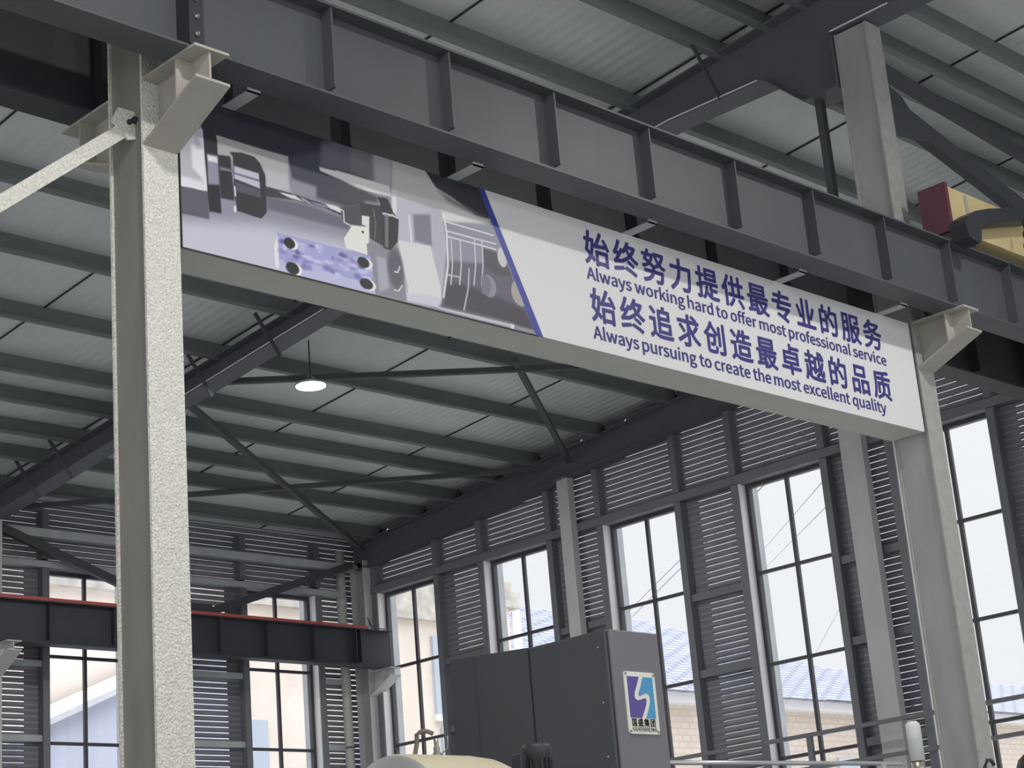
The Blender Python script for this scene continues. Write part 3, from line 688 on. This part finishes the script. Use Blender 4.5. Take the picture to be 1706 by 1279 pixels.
def paint_print():
    """the printed machining picture: a fine flat mesh with the print's colours at its points"""
    nz = 168; nx = 500
    Z, U = np.meshgrid(np.linspace(BZ0, BZ1, nz), np.linspace(0, 1, nx), indexing='ij')
    XE = BXm + (TX - BXm) * (Z - BZ0) / (BZ1 - BZ0)
    X = BX0 + (XE - BX0) * U
    px, pz = X.ravel(), Z.ravel()
    L = lambda c: np.array([lin(v) for v in c])
    col = np.tile(L((150, 150, 166)), (px.size, 1))
    def seg(a, b):
        a = np.array(a); d = np.array(b) - a; t = np.clip(((px - a[0]) * d[0] + (pz - a[1]) * d[1]) / max(1e-12, d @ d), 0, 1)
        return np.hypot(px - a[0] - t * d[0], pz - a[1] - t * d[1])
    for o in ART:
        s = max(o[2] if o[0] != 'l' else o[3], .002)
        if o[0] == 'p':
            P = o[3]; dist = np.full(px.size, 9.); ins = np.zeros(px.size, bool)
            for a, b in zip(P, P[1:] + P[:1]):
                dist = np.minimum(dist, seg(a, b))
                c = (a[1] > pz) != (b[1] > pz)
                if a[1] != b[1]: ins ^= c & (px < (b[0] - a[0]) * (pz - a[1]) / (b[1] - a[1]) + a[0])
            sd = np.where(ins, dist, -dist)
        elif o[0] == 'e':
            q = np.hypot((px - o[3]) / o[5], (pz - o[4]) / o[6]); sd = (1 - q) * min(o[5], o[6])
        else:
            dist = np.full(px.size, 9.)
            for a, b in zip(o[4][:-1], o[4][1:]): dist = np.minimum(dist, seg(a, b))
            sd = o[2] / 2 - dist
        w = np.clip(sd / s + .5, 0, 1)[:, None]; w = w * w * (3 - 2 * w)
        col = col * (1 - w) + L(o[1]) * w
    me = bpy.data.meshes.new('printed_picture')
    org = bn.location
    co = np.stack([px - org.x, np.full(px.size, BY - .0015) - org.y, pz + H - org.z], 1)
    idx = np.arange(nz * nx).reshape(nz, nx)
    fc = np.stack([idx[:-1, :-1], idx[:-1, 1:], idx[1:, 1:], idx[1:, :-1]], -1).reshape(-1, 4)
    # a thin rim gives the sheet its thickness
    me.from_pydata(co.tolist(), [], fc.tolist())
    at = me.color_attributes.new('print', 'FLOAT_COLOR', 'POINT')
    at.data.foreach_set('color', np.concatenate([col, np.ones((px.size, 1))], 1).astype(np.float32).ravel())
    m = bpy.data.materials.new('machining_print'); m.use_nodes = True; n = m.node_tree; bs = n.nodes['Principled BSDF']; bs.inputs['Roughness'].default_value = .5
    a = n.nodes.new('ShaderNodeVertexColor'); a.layer_name = 'print'; n.links.new(a.outputs[0], bs.inputs['Base Color'])
    me.materials.append(m)
    o = bpy.data.objects.new('printed_picture', me); COL.objects.link(o); o.parent = bn
    sm = o.modifiers.new('sheet', 'SOLIDIFY'); sm.thickness = .004; sm.offset = -1
paint_print()

import os
try: GROTESK = bpy.data.fonts.load(os.path.join(bpy.utils.system_resource('DATAFILES', path='fonts'), 'Noto Sans CJK Regular.woff2'))
except Exception: GROTESK = None
def glyphs(text, bold=0.0, grotesk=False):
    """triangles of a line of lettering: points in ems, and their bounds; bold thickens the strokes"""
    c = bpy.data.curves.new('lettering', 'FONT'); c.body = text; c.resolution_u = 3
    if grotesk and GROTESK: c.font = GROTESK
    o = bpy.data.objects.new('lettering', c); COL.objects.link(o)
    dg = bpy.context.evaluated_depsgraph_get(); ev = o.evaluated_get(dg); me = ev.to_mesh()
    v = np.array([p.co[:] for p in me.vertices]); f = [tuple(p.vertices) for p in me.polygons]
    ev.to_mesh_clear(); bpy.data.objects.remove(o); bpy.data.curves.remove(c)
    if bold:
        n = len(v); D = [(bold * math.cos(a), bold * math.sin(a)) for a in (math.pi / 4 * k for k in range(8))]
        v = np.concatenate([v + np.array((dx, dy, k * 1e-4)) for k, (dx, dy) in enumerate(D)]); f = [tuple(i + n * k for i in q) for k in range(8) for q in f]
    return v, f
def slab(mb, pts, f, place, t):
    """flat lettering with a little thickness"""
    n = len(pts); edges = {}
    for q in f:
        for i, j in zip(q, q[1:] + q[:1]): edges[(i, j)] = edges.get((i, j), 0) + 1
    v = [place(p[0], p[1], p[2] if len(p) > 2 else 0) for p in pts] + [place(p[0], p[1], t + (p[2] if len(p) > 2 else 0)) for p in pts]
    fs = [tuple(q) for q in f] + [tuple(i + n for i in q)[::-1] for q in f]
    fs += [(i, i + n, j + n, j) for (i, j) in edges if (j, i) not in edges]
    mb.add(v, fs)
def hanzi_line(text, x0, x1, zb0, zt0, zb1, zt1, name):
    hgt = ((zt0 - zb0) + (zt1 - zb1)) / 2; n = len(text); w = hgt * .99; pitch = (x1 - x0 - w) / (n - 1); mb = MB()
    for i, ch in enumerate(text):
        v, f = glyphs(ch, .019)
        k = i / (n - 1); zb = zb0 + (zb1 - zb0) * k; s = hgt / .93; x = x0 + pitch * i
        pts = [((p[0] - .03) * s * (w / hgt) + x, (p[1] + .085) * s + zb, p[2]) for p in v]
        slab(mb, pts, f, lambda a, c, t: (a, BY - .0015 - t, c), .003)
    return mb.build(name, M['ink'], bn)
hanzi_line('始终努力提供最专业的服务', 7.945, 11.070, 4.086, 4.306, 4.072, 4.292, 'slogan_line')
hanzi_line('始终追求创造最卓越的品质', 7.955, 11.100, 3.714, 3.930, 3.697, 3.912, 'slogan_line')
def latin_line(text, x0, x1, zb0, zb1, cap, bold, m, name, par, place=None):
    """a line of lettering whose words are parts of their own"""
    words = text.split(' '); hv = glyphs('H', 0, True)[0]; ch = hv[:, 1].max() - hv[:, 1].min()
    W = [glyphs(w, bold * ch / .72, True) for w in words]; sp_w = .34 * ch
    ln = [v[:, 0].max() - v[:, 0].min() for v, f in W]; tot = sum(ln) + sp_w * (len(W) - 1)
    sx = (x1 - x0) / tot; sz = cap / ch; cur = 0.0
    for (v, f), l in zip(W, ln):
        xa = v[:, 0].min(); mb = MB()
        pts = [(x0 + (p[0] - xa + cur) * sx, p[1] * sz + zb0 + (zb1 - zb0) * (p[0] - xa + cur) / tot, p[2]) for p in v]
        slab(mb, pts, f, place or (lambda a, c, t: (a, BY - .0015 - t, c)), .003); mb.build(name, m, par); cur += l + sp_w
latin_line('Always working hard to offer most professional service', 7.942, 11.092, 3.982, 3.966, .078, .012, M['ink'], 'slogan_word', bn)
latin_line('Always pursuing to create the most excellent quality', 7.949, 11.002, 3.600, 3.592, .080, .012, M['ink'], 'slogan_word', bn)
for x in (5.3, 6.87, 8.36, 9.90, 11.1):
    b = MB(); b.box(x - .04, x + .04, 6.78, 7.06, BZ1, BZ1 + .006); b.box(x - .04, x + .04, 6.78, 6.79, BZ1, BT); b.build('hanger', M['girt'], bn)

# ------------------------------------------------------------------ pendant lamps
def make_lamp(x, y, z, label):
    t = thing('pendant_lamp', label, 'lamp', (x, y, z), 'round pendant lamps')
    b = MB(); b.lathe((x, y, z), [(.165, 0), (.165, -.012), (.001, -.013)], 'Z', 32); b.build('diffuser', emit('lamp_diffuser', (1.0, .97, .92), 3.0), t)
    b = MB(); b.lathe((x, y, z), [(.172, -.004), (.176, .0), (.174, .018), (.12, .034), (.06, .045), (.045, .07), (.001, .07)], 'Z', 32); b.build('housing', M['girt'], t)
    b = MB(); b.tube([(x - .05, y, z + .04), (x - .045, y, z + .10), (x, y, z + .115), (x + .045, y, z + .10), (x + .05, y, z + .04)], .006, 6); b.build('handle', M['girt'], t)
    b = MB(); b.tube([(x, y, z + .07), (x, y, zs(y) - .0)], .008, 6); b.build('hanging_rod', M['black'], t)
    return t
def lamp_light(x, y, z):
    d = bpy.data.lights.new('lamp_glow', 'AREA'); d.shape = 'DISK'; d.size = .3; d.energy = LAMP_WATTS; d.color = LAMP_COLOR
    o = bpy.data.objects.new('lamp_glow', d); COL.objects.link(o); o.location = (x, y, z - .02 + H)
lamp0 = make_lamp(12.45, 15.15, 6.36, 'glowing round pendant lamp under the roof of the rear bay')
lamp_light(12.45, 15.15, 6.36)
for x, y, wh in ((3.9, 3.3, 'over the near bay in front of the left column'), (10.64, 3.3, 'over the near bay in front of the right column'), (5.7, 15.15, 'over the rear bay, left of the frame, added to brighten the roof'), (3.9, -4.5, 'behind the camera over the near bay, left one, added to brighten the roof'), (10.64, -4.5, 'behind the camera over the near bay, right one, added to brighten the roof')):  # rear-bay and behind-camera lamps are added, unseen, to lift light on the roof
    copy_thing(lamp0, (x, y, 6.36), 'round pendant lamp ' + wh); lamp_light(x, y, 6.36)

# ------------------------------------------------------------------ overhead crane end carriage
cg = thing('crane_end_carriage', 'yellow crane end carriage with dark red end sitting on the near runway beam', 'crane', (12.8, 6.7, 4.975))
b = MB(); b.box(11.62, 14.6, 6.60, 6.80, 5.02, 5.37); b.build('carriage_beam', M['yellow'], cg, bevel=.006)
b = MB(); b.box(11.585, 11.62, 6.58, 6.82, 4.995, 5.385); b.build('buffer_plate', M['maroon'], cg)
b = MB(); b.box(11.86, 11.89, 6.585, 6.60, 5.10, 5.34); b.build('cover_strip', M['corbel'], cg)
for x in (12.0, 14.3):
    b = MB(); b.lathe((x, 6.67, 5.058), [(.08, 0), (.08, .06)], 'Y', 20); b.build('wheel', M['black'], cg)
b = MB(); b.prism([(11.772, 5.004), (11.86, 5.06), (11.969, 5.085), (12.30, 5.178), (12.62, 5.26), (12.66, 5.375), (12.49, 5.335), (11.919, 5.194), (11.717, 5.126), (11.60, 5.06), (11.542, 4.985), (11.575, 4.885), (11.715, 4.868), (11.74, 4.90)], 'Y', 6.44, 6.58)
tag(b.build('bumper_bracket', M['black']), 'dark hooked steel bracket in front of the yellow crane carriage', 'bracket')
b = MB()
for k in range(7):
    z = 5.17 - k * .05; x = 12.375 - k * .011
    pts = [(x + .016 * math.cos(a) * (1 if k % 2 else .25), 6.41 + .016 * math.cos(a) * (.25 if k % 2 else 1), z + .032 * math.sin(a)) for a in [i * math.pi / 5 for i in range(11)]]
    b.tube(pts, .006, 6)
tag(b.build('hanging_chain', M['chain']), 'dark hanging chain in front of the yellow crane carriage, at the right edge', 'chain')

# ------------------------------------------------------------------ machine tools at the bottom of the view
cb = thing('machine_cabinet', 'tall charcoal machine cabinet with a blue and violet badge', 'machine', (6.12, 5.85, FZ))
b = MB(); b.box(5.983, 6.314, 5.377, 5.845, FZ, 1.405); b.build('cabinet_body', M['cabinet'], cb, bevel=.008)
b = MB(); b.prism([(5.846, FZ), (6.36, FZ), (6.36, 1.437), (6.20, 1.428), (5.846, 1.405)], 'X', 5.978, 6.314); b.build('rear_cover', M['cabinet'], cb)
b = MB(); b.box(6.0, 6.314, 5.360, 5.377, FZ, 1.402); b.build('front_panel', M['cabinet_side'], cb, bevel=.004)
b = MB(); b.box(5.974, 5.978, 6.192, 6.198, FZ, 1.42); b.build('panel_seam', M['cabinet'], cb)
for z in (1.33, 1.09, .86):
    b = MB(); b.lathe((5.983, 5.42, z), [(.006, 0), (.006, -.004), (.002, -.006)], 'X', 8); b.build('screw', M['metal'], cb)
pl = MB(); ys = 5.360
def rounded(x0, x1, z0, z1, r):
    P = []
    for cx, cz, a0 in ((x1 - r, z1 - r, 0), (x0 + r, z1 - r, 90), (x0 + r, z0 + r, 180), (x1 - r, z0 + r, 270)):
        for k in range(5): a = math.radians(a0 + 22.5 * k); P.append((cx + r * math.cos(a), cz + r * math.sin(a)))
    return P
BU0, BU1, BV0, BV1 = 6.058, 6.258, .953, 1.222
pl.prism(rounded(BU0, BU1, BV0, BV1, .012), 'Y', ys - .006, ys); badge = pl.build('badge_plate', M['plate'], cb)
def bp(u, v): return (BU0 + u * (BU1 - BU0), BV0 + v * (BV1 - BV0))
S1 = [(.47, .92), (.36, .76), (.285, .66), (.27, .60), (.30, .555), (.37, .54), (.48, .555), (.58, .575), (.635, .575), (.65, .545), (.63, .48), (.52, .34), (.445, .255)]
S2 = [(.60, .92), (.50, .76), (.42, .665), (.405, .635), (.42, .615), (.47, .615), (.56, .64), (.66, .66), (.74, .645), (.775, .60), (.765, .52), (.68, .38), (.585, .255)]
b = MB(); b.prism([bp(*q) for q in [(.08, .255), (.08, .92)] + S1], 'Y', ys - .0075, ys - .006); b.build('badge_emblem', M['violet'], badge)
b = MB(); b.prism([bp(*q) for q in S2 + [(.91, .255), (.91, .92)]], 'Y', ys - .0075, ys - .006); b.build('badge_emblem', M['cyan'], badge)
def place_badge(a, c, t): return (a, ys - .006 - t, c)
mb = MB()
for i, ch in enumerate('国盛集团'):
    v, f = glyphs(ch, .02); x0 = bp(.11 + .2 * i, 0)[0]; s = .036
    slab(mb, [((p[0] - .05) * s + x0, (p[1] + .08) * s + bp(0, .122)[1]) for p in v], f, place_badge, .0015)
mb.build('badge_lettering', M['olive'], badge)
latin_line('GUOSHENG', bp(.12, 0)[0], bp(.90, 0)[0], bp(0, .045)[1], bp(0, .045)[1], .017, .0, M['olive'], 'badge_lettering', badge, place_badge)
for u, v in ((.05, .965), (.95, .955), (.05, .04), (.95, .04)):
    b = MB(); q = bp(u, v); b.lathe((q[0], ys - .006, q[1]), [(.006, 0), (.005, -.004)], 'Y', 8); b.build('screw', M['metal'], badge)

bd = thing('machine_bed', 'low beige machine bed under the barrel-shaped housing, below the frame', 'machine', (4.75, 4.75, FZ))
b = MB(); b.box(4.0, 5.35, 4.25, 5.3, FZ, .150); b.build('bed_casting', M['beige'], bd, bevel=.02)
bh = thing('barrel_housing', 'beige barrel-shaped machine housing with grey end cap at the bottom edge', 'machine', (4.45, 4.75, .16))
R = .30
prof = [(.001, .0), (R * .93, .0), (R, .02), (R, .34), (R * .98, .41), (R * .93, .46), (R * .84, .49), (.001, .50)]
ax = Vector((1, 0, 0)); sd = Vector((0, 1, 0))
def barrel(prof, c):
    vs = []; fs = []; n_ = 40
    for r, t in prof:
        for k in range(n_):
            a = 2 * math.pi * k / n_; vs.append(Vector(c) + ax * t + sd * (r * math.cos(a)) + Vector((0, 0, r * math.sin(a))))
    for i in range(len(prof) - 1):
        for k in range(n_): fs.append((i * n_ + k, i * n_ + (k + 1) % n_, (i + 1) * n_ + (k + 1) % n_, (i + 1) * n_ + k))
    m_ = MB(); m_.add(vs, fs, True); return m_
bc = (4.262, 4.875, .460)
b = barrel(prof[1:], bc); b.build('barrel', M['beige'], bh)
b = barrel([(.001, -.014), (R * .95, -.014), (R * .985, .004)], bc); b.build('end_cap', M['grey_cap'], bh)

hs = thing('hose_fitting', 'short curved hose with metal fitting on top of the beige barrel housing', 'hose', (4.55, 4.98, .72))
b = MB(); c0 = Vector((4.519, 5.02, .79)); c1 = Vector((4.571, 4.962, .79))
pts = [c0 + Vector((0, 0, -.062)), c0, c0 + Vector((.006, -.006, .035))]
for k in range(1, 8):
    t = k / 8; pts.append(c0.lerp(c1, t) + Vector((0, 0, .045 + .030 * math.sin(math.pi * (.15 + .75 * t)))))
b.tube(pts, .0085, 10); b.build('hose', M['hose'], hs)
b = MB(); b.tube([c1 + Vector((0, 0, .045)), c1 + Vector((0, 0, .02)), c1 + Vector((0, 0, .012)), c1 + Vector((0, 0, -.002)), c1 + Vector((0, 0, -.01)), c1 + Vector((0, 0, -.038))], [.010, .008, .012, .011, .017, .017], 10); b.build('fitting', M['metal'], hs)
b = MB(); b.tube([(4.519, 5.02, .785), (4.519, 5.02, .730)], .013, 10); b.build('fitting', M['metal'], hs)
b = MB(); b.tube([(4.603, 4.935, .842), (4.601, 4.937, .80), (4.590, 4.955, .782), (4.588, 4.956, .75)], .0025, 6); b.build('wire', M['metal'], hs)

mt = thing('electric_motor', 'small black finned motor standing before the charcoal cabinet', 'motor', (4.974, 4.86, .16))
b = MB(); mc = (4.974, 4.86); b.lathe((mc[0], mc[1], .16), [(.05, 0), (.05, .60), (.056, .61), (.056, .635), (.048, .65), (.001, .652)], 'Z', 28); b.build('motor_body', M['black'], mt)
for k in range(18):
    a = 2 * math.pi * k / 18; d = Vector((math.cos(a), math.sin(a), 0)); b = MB()
    b.bar(Vector((mc[0], mc[1], .2)) + d * .0535, Vector((mc[0], mc[1], .755)) + d * .0535, .004, .009, d); b.build('cooling_fin', M['black'], mt)
b = MB(); b.box(mc[0] - .086, mc[0] - .045, mc[1] + .0, mc[1] + .05, .70, .775); b.build('terminal_box', M['black'], mt, bevel=.004)

dk = thing('machine_guard', 'dark machine guard below the frame that carries the silver rod', 'machine', (7.3, 4.9, FZ))
b = MB(); b.box(6.7, 9.4, 6.02, 6.6, FZ, .55); b.build('guard_body', M['cabinet'], dk, bevel=.02)
sr = thing('guide_rod', 'long silver rod crossing low in front of the gable windows', 'rod', (8.0, 6.2, .55))
b = MB(); b.tube([(6.75, 6.2, .957), (9.35, 6.2, .997)], .0125, 10); b.build('rod', M['silver'], sr)
for x in (6.95, 9.15):
    b = MB(); b.box(x - .02, x + .02, 6.18, 6.22, .55, .95 + (x - 6.75) * .0154); b.build('rod_post', M['silver'], sr)
st = thing('signal_light', 'upright frosted white signal light tube before the right-hand column', 'lamp', (5.84, 3.80, FZ))
b = MB(); b.tube([(5.84, 3.80, .622), (5.84, 3.80, .742), (5.84, 3.80, .755), (5.84, 3.80, .763)], [.027, .027, .025, .016], 20); b.build('light_tube', M['clear'], st)
for k in range(7):
    a = 2 * math.pi * k / 7; b = MB(); b.bar((5.84 + .0275 * math.cos(a), 3.80 + .0275 * math.sin(a), .63), (5.84 + .0275 * math.cos(a), 3.80 + .0275 * math.sin(a), .74), .003, .003); b.build('tube_rib', M['silver'], st)
b = MB(); b.tube([(5.84, 3.80, .545), (5.84, 3.80, .622)], .025, 20); b.build('knurled_collar', M['metal'], st)
b = MB(); b.tube([(5.84, 3.80, FZ), (5.84, 3.80, .545)], .018, 16); b.build('pole', M['silver'], st)

# safety rails along the gable wall
gr = thing('guard_rail', 'grey tube guard rail crossing in front of the gable windows near the bottom edge', 'railing', (17.3, 11.5, FZ))
for z in (2.315, 1.95):
    b = MB(); b.box(17.275, 17.325, 8.6, 15.4, z - .022, z + .022); b.build('rail', M['post'], gr)
for y in (9.0, 12.62, 15.2):
    b = MB(); b.box(17.28, 17.32, y - .035, y + .035, FZ, 2.293); b.build('rail_post', M['post'], gr)
b = MB(); b.tube([(7.235, 4.375, .56), (7.235, 4.375, .70), (7.247, 4.367, .728), (7.262, 4.357, .728), (7.272, 4.350, .705)], .009, 8)
hk = thing('cable_hook', 'small black cable hook low against the right-hand column', 'hook', (7.24, 4.37, FZ)); b.build('hook', M['black'], hk)
b = MB(); b.tube([(7.235, 4.375, FZ), (7.235, 4.375, .56)], .012, 8); b.build('stand', M['black'], hk)
b = MB(); b.lathe((6.085, 3.455, FZ), [(.10, 0), (.10, 2.08), (.095, 2.14), (.075, 2.19), (.045, 2.215), (.001, 2.22)], 'Z', 24)
tag(b.build('rounded_post', M['chain']), 'dark rounded post top at the bottom right corner', 'post')

# ------------------------------------------------------------------ outside: the neighbouring houses
def uvxz(k=.6): return lambda p: ((p.x + p.y) * k, p.z * k)
h = thing('tiled_house', 'pale brick house with grey-blue tiled roof beyond the gable windows', 'house', (42, 36, FZ))
b = MB(); b.box(30.2, 62, 30.5, 41, FZ, 6.42); b.build('house_wall', M['brick'], h, uv=uvxz())
b = MB(); b.box(29.9, 62.3, 30.15, 41.3, 6.2, 6.46); b.build('eave', M['trim'], h)
def roof_uv(p): return (p.x * .22, (p.y + p.z) * .26)
rf = MB()
rf.add([(29.4, 29.9, 6.45), (50, 29.9, 6.45), (50, 41.6, 6.45), (29.4, 41.6, 6.45), (30.5, 35.4, 9.62), (41, 35.4, 9.62), (41, 36.2, 9.62), (30.5, 36.2, 9.62)],
       [(0, 1, 5, 4), (1, 2, 6, 5), (2, 3, 7, 6), (3, 0, 4, 7), (4, 5, 6, 7), (3, 2, 1, 0)])
rf.build('tiled_roof', M['tiles'], h, uv=roof_uv)
rf = MB()
rf.add([(42, 29.9, 6.47), (62.6, 29.9, 6.47), (62.6, 37.6, 6.47), (42, 37.6, 6.47), (44, 33.5, 8.22), (62, 33.5, 8.18), (62, 34, 8.18), (44, 34, 8.22)],
       [(0, 1, 5, 4), (1, 2, 6, 5), (2, 3, 7, 6), (3, 0, 4, 7), (4, 5, 6, 7), (3, 2, 1, 0)])
rf.build('tiled_roof', M['tiles'], h, uv=roof_uv)
for x in (37.2, 42.9, 48.5):
    b = MB(); b.box(x, x + 1.3, 30.4, 30.52, 3.2, 5.0); w_ = b.build('house_window', M['winblue'], h)
h2 = thing('plastered_house', 'beige rendered house with pale windows close behind the rear wall', 'house', (19, 28, FZ))
b = MB(); b.box(8, 26.75, 27.0, 29.2, FZ, 7.55); b.build('house_wall', M['plaster'], h2)
b = MB(); b.box(7.9, 26.9, 26.86, 29.3, 6.85, 7.02); b.box(7.95, 26.8, 26.9, 29.3, 7.02, 7.62); b.build('coping', M['stain'], h2)
b = MB(); b.box(26.3, 27.4, 26.87, 27.21, 7.28, 7.605); b.box(26.3, 27.16, 26.872, 27.2, 7.6, 7.805); b.box(26.5, 26.96, 26.874, 27.19, 7.80, 8.0); b.tube([(26.9, 27.05, 7.72), (27.0, 27.05, 7.86), (27.03, 27.05, 8.02), (26.96, 27.05, 8.16)], [.09, .08, .06, .02], 8); b.build('stepped_gable', M['stain'], h2)
b = MB(); b.box(26.75, 27.1, 26.95, 27.3, FZ, 7.3); b.build('corner_pilaster', M['plaster'], h2)
b = MB(); b.tube([(27.25, 26.9, FZ), (27.25, 26.9, 7.2)], .1, 10); b.build('rain_pipe', M['trim'], h2)
for x0, x1, z0, z1 in ((24.9, 25.9, 5.0, 6.55), (25.0, 26.0, 2.9, 4.75), (19.6, 20.75, 2.9, 4.75), (22.6, 23.4, 2.9, 4.7)):
    b = MB(); b.box(x0, x1, 26.93, 27.02, z0, z1); b.build('house_window', M['winblue'], h2)
    b = MB(); b.box(x0 - .05, x1 + .05, 26.90, 27.02, z0 - .12, z0); b.build('window_ledge', M['trim'], h2)
sh = thing('metal_shed', 'pale blue sheet-metal lean-to seen low through the left rear window', 'shed', (15.8, 25.5, FZ))
b = MB(); b.prism([(13.5, FZ), (18.6, FZ), (18.6, 5.75), (13.5, 3.55)], 'Y', 24.6, 26.6); b.build('shed_wall', M['paleblue'], sh)
b = MB(); b.prism([(13.3, 3.46), (18.8, 5.84), (18.8, 5.94), (13.3, 3.56)], 'Y', 24.4, 26.8); b.build('shed_roof', M['trim'], sh)
h3 = thing('flat_roof_building', 'distant pale block with a roof frame seen right of the right-hand column', 'house', (44, 24, FZ))
b = MB(); b.box(42, 50, 12, 22.5, FZ, 5.55); b.build('house_wall', M['stain'], h3)
b = MB(); b.box(41.8, 50.2, 11.8, 22.7, 5.55, 5.75); b.build('roof_slab', M['trim'], h3)
rfm = MB()
for y in (20.6, 21.4, 22.2):
    rfm.bar((42.2, y, 5.75), (42.2, y, 6.6), .06, .06)
rfm.bar((42.2, 20.5, 6.58), (42.2, 22.3, 6.58), .06, .06); rfm.bar((42.2, 20.5, 6.2), (42.2, 22.3, 6.2), .05, .05)
rfm.build('roof_frame', M['wire'], h3)
for k, (p, q) in enumerate((((27.12, 27.05, 4.89), (17.92, 12.01, 6.19)), ((27.10, 27.05, 4.71), (17.92, 11.83, 6.18)), ((43.48, 35.3, 9.60), (17.92, 11.36, 5.94)), ((43.88, 35.3, 9.59), (17.92, 11.26, 5.59)), ((47.53, 34.0, 8.83), (17.92, 10.48, 5.85)))):
    b = MB(); b.tube([p, q], .010, 6)
    tag(b.build('overhead_cable', M['wire']), 'thin grey cable slanting across the sky outside the gable windows, %s from the far corner' % ORDS[k], 'cable', 'overhead cables')
